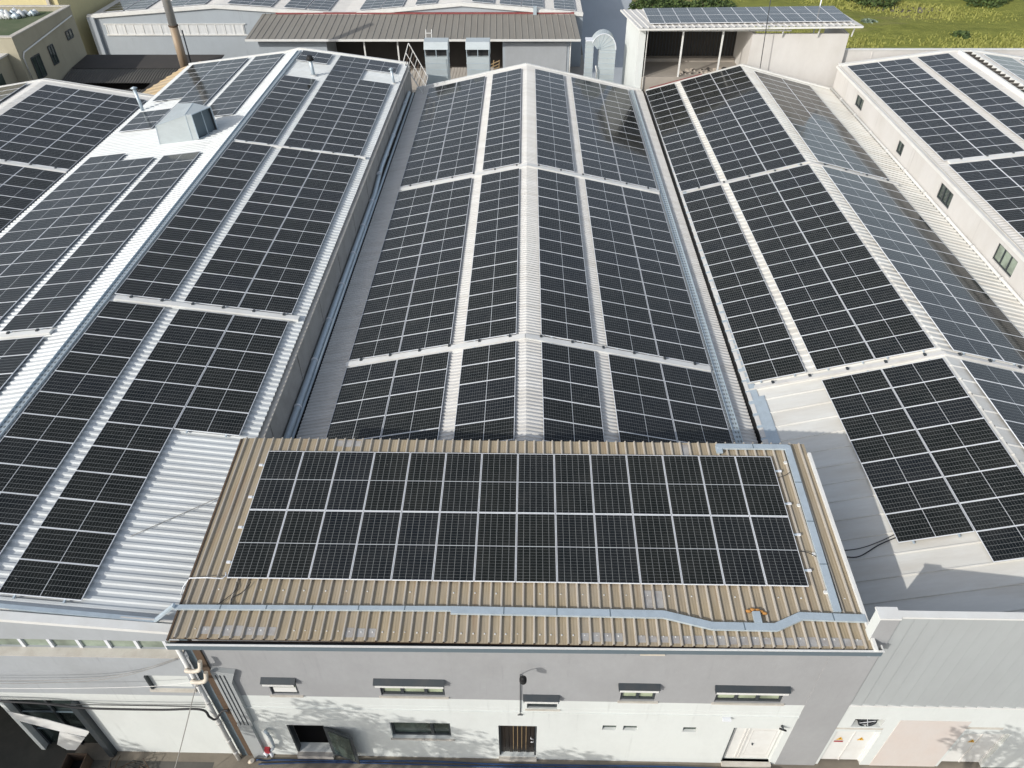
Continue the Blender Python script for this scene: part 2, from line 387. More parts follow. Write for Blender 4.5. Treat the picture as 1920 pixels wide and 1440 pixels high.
def gable_roof(name, pl, pr, xl, xr, y0, y1, xm, zm, pitch, h, top, side, mat, parent):
    mb = MB()
    P = section(pl, pr, xl[0], xr[0], xm(y0), zm, y0); Q = section(pl, pr, xl[1], xr[1], xm(y1), zm, y1)
    mb.corr(P, Q, pitch, h, top, side, mat)
    return mb.build(name, parent)
def gable_wall(mb, P, y0, y1, mat, z0=G, dz=.05):
    """solid end wall under the roof section P"""
    n = len(P); f = [(p[0], y0, p[2]-dz) for p in P]; b = [(p[0], y1, p[2]-dz) for p in P]
    mb.poly([(f[0][0], y0, z0), (f[-1][0], y0, z0)]+f[::-1], mat); mb.poly([(b[-1][0], y1, z0), (b[0][0], y1, z0)]+b, mat)
    for i in range(n-1): mb.poly([f[i], f[i+1], b[i+1], b[i]], mat)
    mb.poly([(f[0][0], y1, z0), (f[0][0], y0, z0), f[0], b[0]], mat); mb.poly([(f[-1][0], y0, z0), (f[-1][0], y1, z0), b[-1], f[-1]], mat)

# --- central hall
cen = thing('factory_hall', 'long factory hall behind the tan roof, ridge in the middle of the photo', 'hall', (0, 38, G), 'factory halls in a row')
gable_roof('roof', CL, CR, (-8.98, -8.98), (8.92, 8.88), 17.6, 60, lambda y: .08-.0057*y, 6.715, .2, .045, .06, .025, 'roof_centre', cen)
mb = MB(); P = section(CL, CR, -8.98, 8.78, .0, 6.715, 17.6); gable_wall(mb, P, 17.62, 17.85, 'white_plaster')
P = section(CL, CR, -8.98, 8.78, -.3, 6.715, 60); gable_wall(mb, P, 59.75, 59.98, 'white_plaster')
mb.box(-9.0, -8.8, 17.85, 59.75, G, 4.78, 'white_plaster'); mb.box(8.5, 8.72, 17.85, 59.75, G, 4.72, 'white_plaster')
mb.build('wall', cen)
mb = MB()   # white verge flashing along the far gable
P = [Vector(p) for p in section(CL, CR, -8.98, 8.78, -.3, 6.715, 60.0)]
for a, b in ((P[0], P[1]), (P[1], P[2])): mb.bar(a+Vector((0, .05, .05)), b+Vector((0, .05, .05)), .22, .12, 'white_trim')
mb.build('verge_trim', cen)

# --- left hall
lef = thing('factory_hall', 'wide white roofed hall left of the central one, metal duct standing on it', 'hall', (-18, 36, G), 'factory halls in a row')
def lsec(y): return [LL.pt(-26.95+.004*(y-40), y, D), (-19.2+.004*y, y, 7.653-D+.005), (-17.95, y, 7.735), (-17.42, y, 7.864-D), LR.pt(-9.55, y, D)]
mb = MB(); mb.corr(lsec(11.18), lsec(60.4), .272, .045, .08, .035, 'roof_white'); mb.build('roof', lef)
mb = MB(); gable_wall(mb, lsec(60.2), 60.0, 60.3, 'white_plaster')
mb.box(-27, -26.8, 11, 60.2, G, 6.3, 'white_plaster'); mb.build('wall', lef)
mb = MB(); P = [Vector(p) for p in lsec(60.4)]
for a, b in zip(P, P[1:]): mb.bar(a+Vector((0, .05, .05)), b+Vector((0, .05, .05)), .2, .11, 'white_trim')
mb.build('verge_trim', lef)
mb = MB()  # rough concrete side wall towards the central hall
mb.box(-9.62, -9.40, 11.0, 60.3, G, 6.50, 'concrete'); mb.box(-9.64, -9.37, 11.0, 60.3, 6.50, 6.56, 'sill')
rnd = random.Random(5); y = 11.4
while y < 59:
    mb.box(-9.40, -9.375, y, y+.12, 4.95, 6.48, 'concrete'); y += 4.1
mb.build('side_wall', lef)
mb = MB(); mb.box(-9.38, -9.02, 17.7, 60, 4.55, 4.62, 'black'); mb.box(-9.03, -9.0, 17.7, 60, 4.62, 4.8, 'black'); mb.build('shaded_gutter', lef)  # black colour stands in for the shadow line at the eave

# front of the left hall (facing the street)
def lr_front(x): return 7.36+(-9.46-x)*.104
mb = MB(); x0, x1 = -30, -9.42
holes = [(-15.98, -13.72, G, 3.25), (-11.0, -9.75, 4.12, 4.84), (-27, -16.12, G, 3.2)]
def lmat(c, d): return 'blue_grey_plaster' if (c+d)/2 > 3.68 else 'white_plaster'
wall_open(mb, x0, x1, G, 5.83, 10.75, 11.02, holes+[(-29.99, -29.98, 3.68, 3.69)], lmat)
# sloping top part of the gable front
fb = lambda x: (6.74+(-9.5-x)*.115) if x > -17.95 else 6.74+8.45*.115-(-17.95-x)*.1
wall_open(mb, x0, x1, 5.835, 6.5, 11.0, 11.2, [(-22, -9.86, 5.86, 6.27)], 'blue_grey_plaster')
mb.poly([(x0, 11.0, 6.5), (x1, 11.0, 6.5), (x1, 11.0, fb(x1)), (-17.95, 11.0, fb(-17.95)), (x0, 11.0, fb(x0))], 'blue_grey_plaster')
mb.build('front_wall', lef)
mb = MB()
for xa, xb in ((-17.95, x1), (-30, -17.95)):
    mb.hexa([(xa, 10.92, fb(xa)-.02), (xb, 10.92, fb(xb)-.02), (xb, 11.17, fb(xb)-.02), (xa, 11.17, fb(xa)-.02), (xa, 10.92, fb(xa)+.10), (xb, 10.92, fb(xb)+.10), (xb, 11.17, fb(xb)+.11), (xa, 11.17, fb(xa)+.11)], 'white_trim')
    mb.bar((xa, 11.26, fb(xa)+.09), (xb, 11.26, fb(xb)+.09), .05, .05, 'flashing')
mb.build('fascia', lef)
wn = MB(); wn.box(-22, -9.86, 11.06, 11.08, 5.86, 6.27, 'pale_glass')
f = wn.build('window', lef); f['label'] = 'long strip window under the gable'
mb = MB()
x = -21.6
while x < -9.90: mb.box(x-.045, x+.045, 11.0, 11.06, 5.86, 6.27, 'aluminium'); x += .822
mb.build('frame', f)
mb = MB(); mb.box(-29.9, -9.62, 10.73, 11.0, 5.836, 5.86, 'sill'); mb.build('sill', f)
mb = MB(); mb.box(-10.98, -9.77, 10.8, 10.83, 4.13, 4.83, 'white_plaster'); f = mb.build('window', lef); f['label'] = 'small blocked up window with white board'
mb = MB(); mb.box(-11.05, -9.68, 10.68, 10.75, 4.0, 4.12, 'sill'); mb.build('sill', f)
mb = MB(); mb.box(-11.0, -10.94, 10.7, 10.8, 4.12, 4.84, 'dark_metal'); mb.build('frame', f)
mb = MB()   # lintel and recess of the big entrance
mb.box(-15.98, -13.72, 10.9, 11.0, 2.95, 3.25, 'concrete'); mb.box(-22.0, -16.12, 10.70, 10.745, 3.2, 3.45, 'concrete')
mb.build('lintel', lef)
MB().box(-13.74, -13.55, 10.55, 10.76, G, 3.24, 'dark_metal').build('door_post', lef)
mb = MB(); mb.box(-15.95, -13.76, 11.0, 11.04, G, 2.94, 'dark_glass'); d = mb.build('door', lef); d['label'] = 'dark glazed workshop door'
mb = MB()
for xx in (-15.93, -14.85, -13.78): mb.box(xx-.04, xx+.04, 10.93, 10.99, G, 2.94, 'dark_metal')
for zz in (.9, 2.05): mb.box(-15.89, -13.82, 10.94, 10.98, zz, zz+.05, 'slate')
mb.build('frame', d)
mb = MB(); mb.box(-27, -16.1, 12.2, 12.24, G, 3.2, 'dark_olive'); mb.box(-16.1, -16.0, 11.02, 12.2, G, 3.2, 'dark_shade'); mb.build('recess_back', lef)  # near-black panel closing the back of the left recess

# --- right hall
rig = thing('factory_hall', 'factory hall right of the central one with white flashing along its left eave', 'hall', (16, 36, G), 'factory halls in a row')
def rsec(y, x0=9.0, x1=23.1): return [RL.pt(x0, y, D), (16.61-.009*y, y, 6.97), RR.pt(x1, y, D)]
mb = MB(); mb.corr(rsec(23.3), rsec(59.0), .385, .05, .09, .04, 'roof_right')
mb.build('roof', rig)
mb = MB(); P = rsec(11.2); Q = rsec(23.3)
for q in P: pass
mb.corr([P[0], P[1]], [Q[0], Q[1]], .80, .04, .035, .015, 'roof_right'); mb.corr([P[1], P[2]], [Q[1], Q[2]], .86, .03, .06, .04, 'roof_right')
o = mb.build('roof', rig); o['label'] = 'smoother newer sandwich roof sheets at the street end'
mb = MB(); gable_wall(mb, rsec(59.0), 58.75, 59.02, 'warm_plaster'); mb.box(9.05, 9.2, 11.3, 58.8, G, 4.85, 'white_plaster'); mb.build('wall', rig)
mb = MB()   # eave flashing bands
def along(pl, xa, xb, y0, y1, h, mat, mb=mb):
    mb.hexa([pl.pt(xa, y0, D-.0), pl.pt(xb, y0, D), pl.pt(xb, y1, D), pl.pt(xa, y1, D), pl.pt(xa, y0, D-h), pl.pt(xb, y0, D-h), pl.pt(xb, y1, D-h), pl.pt(xa, y1, D-h)], mat)
along(RL, 9.0, 9.42, 17.8, 58.9, .05, 'galv')
y = 17.9; rnd = random.Random(8)
while y < 58:
    along(RL, 9.0, 9.0+.15+rnd.random()*.05, y, y+.52, .075, 'flashing'); y += .62+rnd.random()*.15
mb.build('eave_flashing', rig)
mb = MB(); mb.box(8.93, 8.99, 17.7, 59, 4.4, 4.45, 'black'); mb.box(8.985, 9.0, 17.7, 59, 4.45, 4.9, 'black'); mb.build('shaded_gutter', rig)  # shadow of the valley gap painted as black strips
mb = MB(); along(RL, 9.35, 9.62, 17.8, 23.0, .055, 'galv', mb)
mb.build('galvanised_flashing', rig)
mb = MB()
P = [Vector(p) for p in rsec(59.0)]
for a, b in ((P[0], P[1]), (P[1], P[2])): mb.bar(a+Vector((0, .05, .05)), b+Vector((0, .05, .05)), .2, .1, 'white_trim')
a = Vector(RL.pt(9.3, 59.2, D))+Vector((0, .1, .06)); b = Vector(RL.pt(13.2, 59.2, D))+Vector((0, .1, .06)); mb.bar(a, b, .14, .1, 'red_trim')
mb.build('verge_trim', rig)
# front of right hall: tall parapet with grey ribbed cladding above a white wall
mb = MB(); mb.box(9.0, 9.5, 10.72, 11.02, 6.9, 8.36, 'grey_plaster'); mb.box(9.5, 34, 10.80, 10.93, 3.8, 8.36, 'grey_plaster')
mb.box(8.99, 9.0, 10.72, 11.02, 6.9, 8.36, 'white_plaster')
mb.build('parapet', rig)
mb = MB(); mb.box(9.5, 34, 10.74, 10.94, 8.36, 8.42, 'white_trim'); mb.box(8.95, 9.5, 10.69, 11.04, 8.36, 8.42, 'white_trim'); mb.build('parapet_cap', rig)
mb = MB()
n = int((34-9.56)/.37); prof = []
x = 9.56
for i in range(n):
    for dx, dy in ((0, .04), (.30, 0), (.306, .045), (.352, .045)): prof.append((x+dx, 10.752+dy-.0))
    x += .37
base = len(mb.v)
for (xx, yy) in prof: mb.v.append((xx, yy, 3.80)); mb.v.append((xx, yy, 8.34))
for i in range(len(prof)-1): a = base+2*i; mb.face([a, a+2, a+3, a+1], 'clad_grey')
mb.build('cladding', rig)
mb = MB(); holes = [(9.95, 10.85, 2.42, 2.92), (9.62, 10.98, G, 2.12), (13.5, 14.9, G, 2.12), (11.28, 13.4, G, 2.95), (12.95, 14.5, 2.42, 2.56)][:3]
wall_open(mb, 9.5, 34, G, 3.80, 10.78, 11.0, holes, 'white_plaster'); mb.build('front_wall', rig)
mb = MB(); mb.box(9.5, 34, 10.748, 10.78, 3.74, 3.8, 'white_trim')
mb.box(9.5, 10.95, 10.765, 10.78, 2.28, 2.36, 'sill'); mb.box(13.4, 14.5, 10.765, 10.78, 2.44, 2.55, 'sill'); mb.build('wall_band', rig)
mb = MB(); mb.box(11.3, 13.4, 10.765, 10.779, G, 2.9, 'pink_plaster'); mb.build('bricked_up_gate', rig)
for i, (xa, xb) in enumerate(((9.62, 10.98), (13.5, 14.9))):
    mb = MB(); mb.box(xa, xb, 10.9, 10.93, G+.1, 2.12, 'white_trim'); d = mb.build('door', rig)
    d['label'] = 'white double metal door, %s' % ('left of the pink wall' if i == 0 else 'right of the pink wall')
    mb = MB(); xm = (xa+xb)/2; mb.box(xm-.015, xm+.015, 10.875, 10.9, G+.1, 2.12, 'flashing')
    for xx in (xa+.03, xb-.03): mb.box(xx-.03, xx+.03, 10.87, 10.9, G+.1, 2.12, 'white_trim')
    mb.build('frame', d)
    for xx in ((xa+.33, xm+.3) if i == 0 else (xa+.55,)):   # small warning triangles
        mb = MB(); mb.poly([(xx-.11, 10.892, 1.3), (xx+.11, 10.892, 1.3), (xx, 10.892, 1.5)], 'yellow_sign')
        mb.poly([(xx-.012, 10.889, 1.34), (xx+.012, 10.889, 1.34), (xx+.012, 10.889, 1.43), (xx-.012, 10.889, 1.43)], 'black')
        if i == 0 and xx < xm: mb.box(xx-.14, xx+.14, 10.888, 10.893, 1.16, 1.24, 'red')
        mb.build('warning_sign', d)
fan = thing('extractor_fan', 'black round wall extractor fan beside the grey buttress', 'fan', (10.4, 10.85, 2.66))
mb = MB(); mb.tube([(10.4, 10.86, 2.66), (10.4, 10.93, 2.66)], .27, 'black', 20); mb.build('housing', fan)
mb = MB()
for k in range(16):
    a = k*math.pi/8; b = a+math.pi/8
    mb.bar((10.4+.26*math.cos(a), 10.82, 2.66+.26*math.sin(a)), (10.4+.26*math.cos(b), 10.82, 2.66+.26*math.sin(b)), .03, .03, 'dark_metal')
for k in range(4):
    a = k*math.pi/2+.3; mb.bar((10.4, 10.82, 2.66), (10.4+.25*math.cos(a), 10.82, 2.66+.25*math.sin(a)), .015, .015, 'aluminium')
mb.build('guard', fan)
mb = MB()
for k in range(5):
    a = k*math.tau/5; c, s_ = math.cos(a), math.sin(a); p = Vector((10.4, 10.845, 2.66)); d1 = Vector((c, 0, s_)); d2 = Vector((-s_, 0, c))
    mb.poly([p+d1*.03-d2*.02, p+d1*.21-d2*.02, p+d1*.22+d2*.09+Vector((0, .02, 0)), p+d1*.05+d2*.05+Vector((0, .02, 0))], 'dark_metal')
mb.build('blades', fan)

# --- far right hall
far = thing('factory_hall', 'far right hall with small windows in a tall white side wall', 'hall', (32, 40, G), 'factory halls in a row')
def fsec(y): return [FRp.pt(23.35, y, D), (31.5-.007*y, y, 7.94), (32.57-.007*y, y, 8.0), (33.65-.007*y, y, 7.94), FRr.pt(42.6, y, D)]
mb = MB(); mb.corr(fsec(11.2), fsec(59.0), .25, .03, .08, .04, 'roof_far'); mb.build('roof', far)
mb = MB()
wins = [(52.9, 54.3, 5.75, 6.5), (45.4, 46.3, 5.65, 6.4), (38.4, 40.0, 5.6, 6.5), (31.3, 33.2, 5.6, 6.5), (24.0, 25.5, 5.6, 6.5)]
tmp = MB(); wall_open(tmp, 11.2, 59.0, G, 6.85, 0, .25, [(a, b, c, d) for a, b, c, d in wins], 'warm_plaster')
for fce, mi in zip(tmp.f, tmp.mi): pass
mb.v = [(23.30+p[1], p[0], p[2]) for p in tmp.v]; mb.f = [list(reversed(q)) for q in tmp.f]; mb.mi = tmp.mi; mb.mats = tmp.mats; mb.smooth = tmp.smooth
mb.build('side_wall', far)
mb = MB(); gable_wall(mb, fsec(59.0), 58.75, 59.02, 'warm_plaster'); mb.build('wall', far)
mb = MB(); mb.box(23.22, 23.5, 11.2, 59.1, 6.86, 6.96, 'flashing'); mb.box(23.2, 23.22, 11.2, 59.1, 6.79, 6.92, 'white_trim'); mb.box(23.40, 23.44, 11.2, 59.0, 6.96, 6.99, 'sill')
mb.build('wall_cap', far)
P = [Vector(p) for p in fsec(59.0)]; mb = MB()
for a, b in zip(P, P[1:]): mb.bar(a+Vector((0, .08, .06)), b+Vector((0, .08, .06)), .3, .14, 'white_trim')
mb.build('verge_trim', far)
for i, (a, b, c, d) in enumerate(wins):
    mb = MB(); mb.box(23.40, 23.42, a, b, c, d, 'pale_glass' if i > 2 else 'window_glass'); wv = mb.build('window', far)
    mb = MB(); nn = 3 if b-a > 1.5 else 2
    for k in range(nn+1): yy = a+(b-a)*k/nn; mb.box(23.35, 23.40, yy-.04, yy+.04, c, d, 'dark_metal')
    for zz in (c, d-.06): mb.box(23.352, 23.398, a, b, zz, zz+.06, 'dark_metal')
    mb.build('frame', wv)
mb = MB()  # ridge ventilator with louvres
def rx(y, d=0): return 32.57-.007*y+d
mb.hexa([(rx(14)-.55, 14, 7.97), (rx(14)-.30, 14, 7.97), (rx(58.6)-.30, 58.6, 7.97), (rx(58.6)-.55, 58.6, 7.97), (rx(14)-.48, 14, 8.22), (rx(14)-.34, 14, 8.22), (rx(58.6)-.34, 58.6, 8.22), (rx(58.6)-.48, 58.6, 8.22)], 'white_trim')
mb.hexa([(rx(14)+.30, 14, 7.97), (rx(14)+.55, 14, 7.97), (rx(58.6)+.55, 58.6, 7.97), (rx(58.6)+.30, 58.6, 7.97), (rx(14)+.34, 14, 8.22), (rx(14)+.48, 14, 8.22), (rx(58.6)+.48, 58.6, 8.22), (rx(58.6)+.34, 58.6, 8.22)], 'white_trim')
y = 14.2
while y < 58.6:
    mb.hexa([(rx(y)-.34, y, 8.03), (rx(y)+.34, y, 8.03), (rx(y)+.34, y+.24, 8.03), (rx(y)-.34, y+.24, 8.03), (rx(y)-.34, y, 8.20), (rx(y)+.34, y, 8.20), (rx(y)+.34, y+.22, 8.09), (rx(y)-.34, y+.22, 8.09)], 'dark_shade'); y += .62
mb.build('ridge_vent', far)
gut = thing('gutter_pipe', 'white gutter pipe along the foot of the far right side wall', 'gutter', (23.1, 35, 5.4))
mb = MB(); mb.tube([(23.18, y, 5.33) for y in (11.5, 30, 45, 59)], .09, 'white_trim', 8); mb.build('pipe', gut)
mb = MB(); y = 13
while y < 59: MB().tube([(23.18, y, 5.33), (23.18, y+.16, 5.33)], .115, 'flashing', 8).build('coupling', gut); y += 3.1

# --- far left hall
fl = thing('factory_hall', 'hall at the far left whose roof joins the left hall in a valley', 'hall', (-34, 36, G), 'factory halls in a row')
def flsec(y): return [FLl.pt(-42.5, y, D), (-34.55, y, 7.62), FL.pt(-27.0, y, D)]
mb = MB(); mb.corr(flsec(15), flsec(53.6), .25, .03, .08, .04, 'roof_centre'); mb.build('roof', fl)
mb = MB(); gable_wall(mb, flsec(53.6), 53.35, 53.6, 'warm_plaster'); mb.box(-42.5, -42.3, 15, 53.4, G, 6.2, 'warm_plaster'); mb.build('wall', fl)
P = [Vector(p) for p in flsec(53.6)]; mb = MB()
for k in range(3):
    for a, b in zip(P, P[1:]): mb.bar(a+Vector((0, -.1+k*.17, .05-.02*k)), b+Vector((0, -.1+k*.17, .05-.02*k)), .1, .08, 'sill' if k == 1 else 'white_trim')
mb.build('verge_trim', fl)
mb = MB(); mb.box(-27.0, -26.93, 15, 53.4, 6.25, 6.42, 'black'); mb.build('valley_gutter', fl)

# ------------------------------------------------------------ front office building with the tan roof
off = thing('office_building', 'front two storey grey and white office block with tan ribbed roof', 'building', (0, 13.5, G))
SF = .07676; 
def fz(y, d=.12): return 7.6-d+(y-12.195)*math.tan(SF)
XA, XB = -9.40, 9.03
mb = MB(); P = [(XA, 10.46, fz(10.46)), (XA, 17.45, fz(17.45))]; Q = [(XB, 10.46, fz(10.46)), (XB, 17.45, fz(17.45))]
mb.corr(P, Q, .2968, .06, .032, .018, 'tan_roof', 'tan_rib'); mb.poly([(XA, 10.46, fz(10.46)-.03), (XB, 10.46, fz(10.46)-.03), (XB, 17.45, fz(17.45)-.03), (XA, 17.45, fz(17.45)-.03)], 'rusty')
rf = mb.build('roof', off)
mb = MB(); rnd = random.Random(2)   # bare repaired patches and screws
def patch(xa, xb, ya, yb):
    global mb
    x = xa
    k0 = int((xa-XA)/.2968)
    for k in range(k0, int((xb-XA)/.2968)):
        c0 = XA+(k+.5)*.2968+.045; c1 = c0+.2968-.09
        j = rnd.random()*.05
        mb.hexa([(c0, ya+j, fz(ya)+.002), (c1, ya+j, fz(ya)+.002), (c1, yb-j, fz(yb)+.002), (c0, yb-j, fz(yb)+.002), (c0, ya+j, fz(ya)+.006), (c1, ya+j, fz(ya)+.006), (c1, yb-j, fz(yb)+.006), (c0, yb-j, fz(yb)+.006)], 'bare_patch')
        mb.bar((c0-.045, ya+j, fz(ya)+.05), (c0-.045, yb-j, fz(yb)+.05), .045, .006, 'bare_patch')
for a in ((-8.6, -6.7, 10.55, 10.85), (-4.9, -4.0, 10.55, 10.85), (1.3, 2.5, 10.55, 10.82), (3.0, 9.0, 10.52, 10.78), (-6.2, -5.3, 17.1, 17.42), (4.9, 5.2, 15.9, 17.4), (3.35, 3.9, 11.5, 12.1)):
    mb = MB(); patch(*a); mb.build('bare_metal_patch', rf)
SCR = MB()
for k in range(61):
    x = XA+(k+.5)*.2968
    for yy in ((10.72,) if k % 2 else (10.72, 11.9)):
        if rnd.random() < .75: xx = x+.15+rnd.uniform(-.02, .02); SCR.box(xx-.018, xx+.018, yy-.02+rnd.random()*.03, yy+.02, fz(yy)+.001, fz(yy)+.02, 'white_trim')
sc0 = SCR.build('roofing_screws', rf); sc0['kind'] = 'stuff'
mb = MB()
mb.bar((XB+.03, 10.4, fz(10.4)+.06), (XB+.03, 17.0, fz(17.0)+.06), .09, .1, 'white_trim'); mb.build('verge_trim', off); MB().box(XB-.01, XB+.05, 10.5, 17.4, 6.9, 7.2, 'blue_grey_plaster').build('side_fascia', off)
mb = MB(); mb.bar((XA-.02, 10.4, fz(10.4)+.0), (XA-.02, 17.4, fz(17.4)+.0), .05, .07, 'rusty')
mb.build('verge_trim', off)
mb = MB()  # box gutter
gy = lambda x: 10.235+.008*(x+9.4)
def gbox(xa, xb, d0, d1, z0, z1, mt): mb.hexa([(xa, gy(xa)+d0, z0), (xb, gy(xb)+d0, z0), (xb, gy(xb)+d1, z0), (xa, gy(xa)+d1, z0), (xa, gy(xa)+d0, z1), (xb, gy(xb)+d0, z1), (xb, gy(xb)+d1, z1), (xa, gy(xa)+d1, z1)], mt)
gbox(XA, 9.25, 0, .03, 7.17, 7.38, 'slate'); gbox(XA, 9.25, .03, .20, 7.20, 7.22, 'dark_metal'); gbox(XA, 9.27, -.01, .04, 7.38, 7.40, 'white_trim')
gbox(9.25, 9.28, .03, .2, 7.20, 7.38, 'white_trim'); gbox(XA, 9.1, .2, .215, 7.16, 7.26, 'rusty')
mb.build('gutter', off)
ZB = 3.77   # colour change between grey and white plaster
W = [(-7.48, -6.65, 3.84, 4.66), (-4.22, -2.33, 3.90, 4.70), (.08, .98, 3.28, 3.93), (2.80, 3.82, 3.86, 4.68), (5.55, 7.50, 3.86, 4.66)]
Lw = [(-4.18, -2.3, 1.18, 2.22)]
vents = [(-7.45, -6.7, 6.50, 6.78), (-4.0, -3.25, 6.50, 6.78), (3.12, 3.75, 6.50, 6.78)]
small = [(2.42, 2.86, 1.98, 2.28), (3.06, 3.50, 1.98, 2.28), (4.9, 5.33, 1.95, 2.26)]
doors = [(-7.45, -6.28, .05, 1.92), (-.80, .40, .0, 2.14), (6.46, 8.0, -.05, 2.27)]
mb = MB(); wall_open(mb, -9.05, 8.22, G, 7.30, 10.75, 11.05, W+Lw+vents+small+doors+[(-9.049, -9.048, ZB, ZB+.001)], lambda c, d: 'grey_plaster' if (c+d)/2 > ZB else 'white_plaster', None)
mb.box(8.22, 9.50, 10.735, 11.05, G, 6.9, 'grey_plaster'); mb.box(8.22, 9.0, 10.735, 11.05, 6.9, 7.3, 'grey_plaster')
mb.build('front_wall', off)
mb = MB(); mb.box(-9.0, 8.22, 10.715, 10.75, 3.03, 3.09, 'white_plaster'); mb.box(-9.0, 8.22, 10.742, 10.75, 3.06, 3.30, 'white_plaster'); mb.build('string_course', off)
for q_ in ((XA+.1, XA+.3, 11.05, 17.3, G, 7.2), (XB-.3, XB-.05, 11.05, 17.3, G, 7.2), (XA+.3, XB-.3, 17.0, 17.25, G, 7.6)): MB().box(*q_, 'grey_plaster').build('wall', off)
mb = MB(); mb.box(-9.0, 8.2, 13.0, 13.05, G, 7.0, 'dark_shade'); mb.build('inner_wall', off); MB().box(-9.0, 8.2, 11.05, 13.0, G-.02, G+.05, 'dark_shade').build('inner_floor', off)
def window(x0, x1, z0, z1, panes, hood=True, lab=None, glassm='curtain_glass', ins=.07):
    y = 10.75+ins
    mb = MB(); mb.box(x0+.04, x1-.04, y+.03, y+.045, z0+.04, z1-.04, glassm); wv = mb.build('window', off)
    if lab: wv['label'] = lab
    mb = MB()
    for a in panes: mb.box(x0+(x1-x0)*a-.045, x0+(x1-x0)*a+.045, y-.02, y+.03, z0+.09, z1-.07, 'dark_metal')
    mb.box(x0, x0+.07, y-.02, y+.03, z0, z1, 'dark_metal'); mb.box(x1-.07, x1, y-.02, y+.03, z0, z1, 'dark_metal')
    mb.box(x0+.07, x1-.07, y-.02, y+.03, z0, z0+.09, 'dark_metal'); mb.box(x0+.07, x1-.07, y-.02, y+.03, z1-.07, z1, 'dark_metal'); mb.build('frame', wv)
    mb = MB(); mb.box(x0-.06, x1+.1, 10.70, 10.90, z0-.06, z0-.002, 'sill'); mb.build('sill', wv)
    if hood:
        mb = MB(); mb.box(x0-.10, x1+.03, 10.60, 10.749, z1-.04, z1+.10, 'dark_metal'); mb.box(x0-.08, x1+.01, 10.588, 10.599, z1-.03, z1+.06, 'white_trim')
        mb.hexa([(x0-.12, 10.58, z1+.101), (x1+.05, 10.58, z1+.101), (x1+.05, 10.75, z1+.101), (x0-.12, 10.75, z1+.101), (x0-.12, 10.58, z1+.112), (x1+.05, 10.58, z1+.112), (x1+.05, 10.75, z1+.20), (x0-.12, 10.75, z1+.20)], 'dark_metal'); mb.build('shutter_box', wv)
    return wv
window(*W[0], (), lab='small upper window above the open side door'); window(*W[1], (.33, .70), lab='wide upper window left of the lamp')
window(*W[2], (), lab='low shuttered window beside the lamp pipe'); window(*W[3], (.5,), lab='two pane upper window'); window(*W[4], (.32, .64), lab='wide upper window at the right')
window(*Lw[0], (.68,), hood=False, lab='wide dark ground floor window', glassm='window_glass', ins=.12)
mb = MB(); x0, x1, z0, z1 = W[0]; mb.box(x0+.08, x1-.08, 10.79, 10.815, z0+.10, z0+.34, 'white_trim'); mb.build('roller_blind', off)
for i, (x0, x1, z0, z1) in enumerate(vents):
    mb = MB(); mb.box(x0, x1, 10.98, 11.0, z0, z1, 'dark_shade'); v_ = mb.build('vent_opening', off)
    mb = MB(); mb.hexa([(x0, 10.70, z0-.04), (x1+.04, 10.70, z0-.04), (x1+.04, 10.96, z0+.02), (x0, 10.96, z0+.02), (x0, 10.70, z0-.01), (x1+.04, 10.70, z0-.01), (x1+.04, 10.96, z0+.05), (x0, 10.96, z0+.05)], 'pipe_cream'); mb.build('sill', v_)
for i, (x0, x1, z0, z1) in enumerate(small):
    mb = MB(); mb.box(x0, x1, 10.84, 10.86, z0, z1, 'window_glass'); v_ = mb.build('window', off)
    mb = MB(); mb.box(x0, x1, 10.82, 10.84, z0+.18, z0+.21, 'pale_glass'); mb.box(x0, x0+.03, 10.8, 10.84, z0, z1, 'dark_metal'); mb.build('frame', v_)
x0, x1, z0, z1 = doors[1]
mb = MB()
for k in range(8): a = x0+.06+(x1-x0-.12)*k/8; mb.box(a, a+(x1-x0-.12)/8-.012, 10.88+(.012 if k % 2 else 0), 10.93, z0+.02, z1-.05, 'door_wood')
d = mb.build('door', off); d['label'] = 'dark ribbed wooden entrance door'
mb = MB(); mb.box(x0, x0+.06, 10.80, 10.94, z0, z1, 'dark_metal'); mb.box(x1-.06, x1, 10.80, 10.94, z0, z1, 'dark_metal'); mb.box(x0, x1, 10.80, 10.94, z1-.05, z1, 'dark_metal'); mb.build('frame', d)
mb = MB()
for k in (3, 4, 5, 6): a = x0+.06+(x1-x0-.12)*k/8-.012; mb.box(a, a+.014, 10.862, 10.88, .25, 2.0, 'wood')
mb.build('strip', d)
mb = MB(); mb.tube([(.22, 10.88, 1.12), (.22, 10.82, 1.12), (.30, 10.81, 1.12), (.30, 10.81, .92), (.22, 10.82, .9)], .014, 'aluminium', 6); mb.build('handle', d)
mb = MB(); mb.box(x0-.02, x1+.02, 10.66, 10.80, G, -.02, 'sill'); mb.build('doorstep', off)
x0, x1, z0, z1 = doors[0]
mb = MB(); mb.box(x0, x0+.06, 10.74, 10.95, z0, z1, 'dark_metal'); mb.box(x1-.05, x1, 10.78, 10.95, z0, z1, 'dark_metal'); mb.box(x0, x1, 10.76, 10.95, z1-.05, z1, 'dark_metal')
mb.build('door_frame', off)
mb = MB(); mb.hexa([(x1, 10.74, .05), (x1+.95, 10.42, .05), (x1+.95, 10.38, .05), (x1, 10.70, .05), (x1, 10.74, 1.88), (x1+.95, 10.42, 1.88), (x1+.95, 10.38, 1.88), (x1, 10.70, 1.88)], 'dark_metal')
mb.hexa([(x1+.12, 10.655, .2), (x1+.83, 10.415, .2), (x1+.83, 10.405, .2), (x1+.12, 10.645, .2), (x1+.12, 10.655, 1.75), (x1+.83, 10.415, 1.75), (x1+.83, 10.405, 1.75), (x1+.12, 10.645, 1.75)], 'window_glass')
d = mb.build('door', off); d['label'] = 'dark glazed side door standing open'
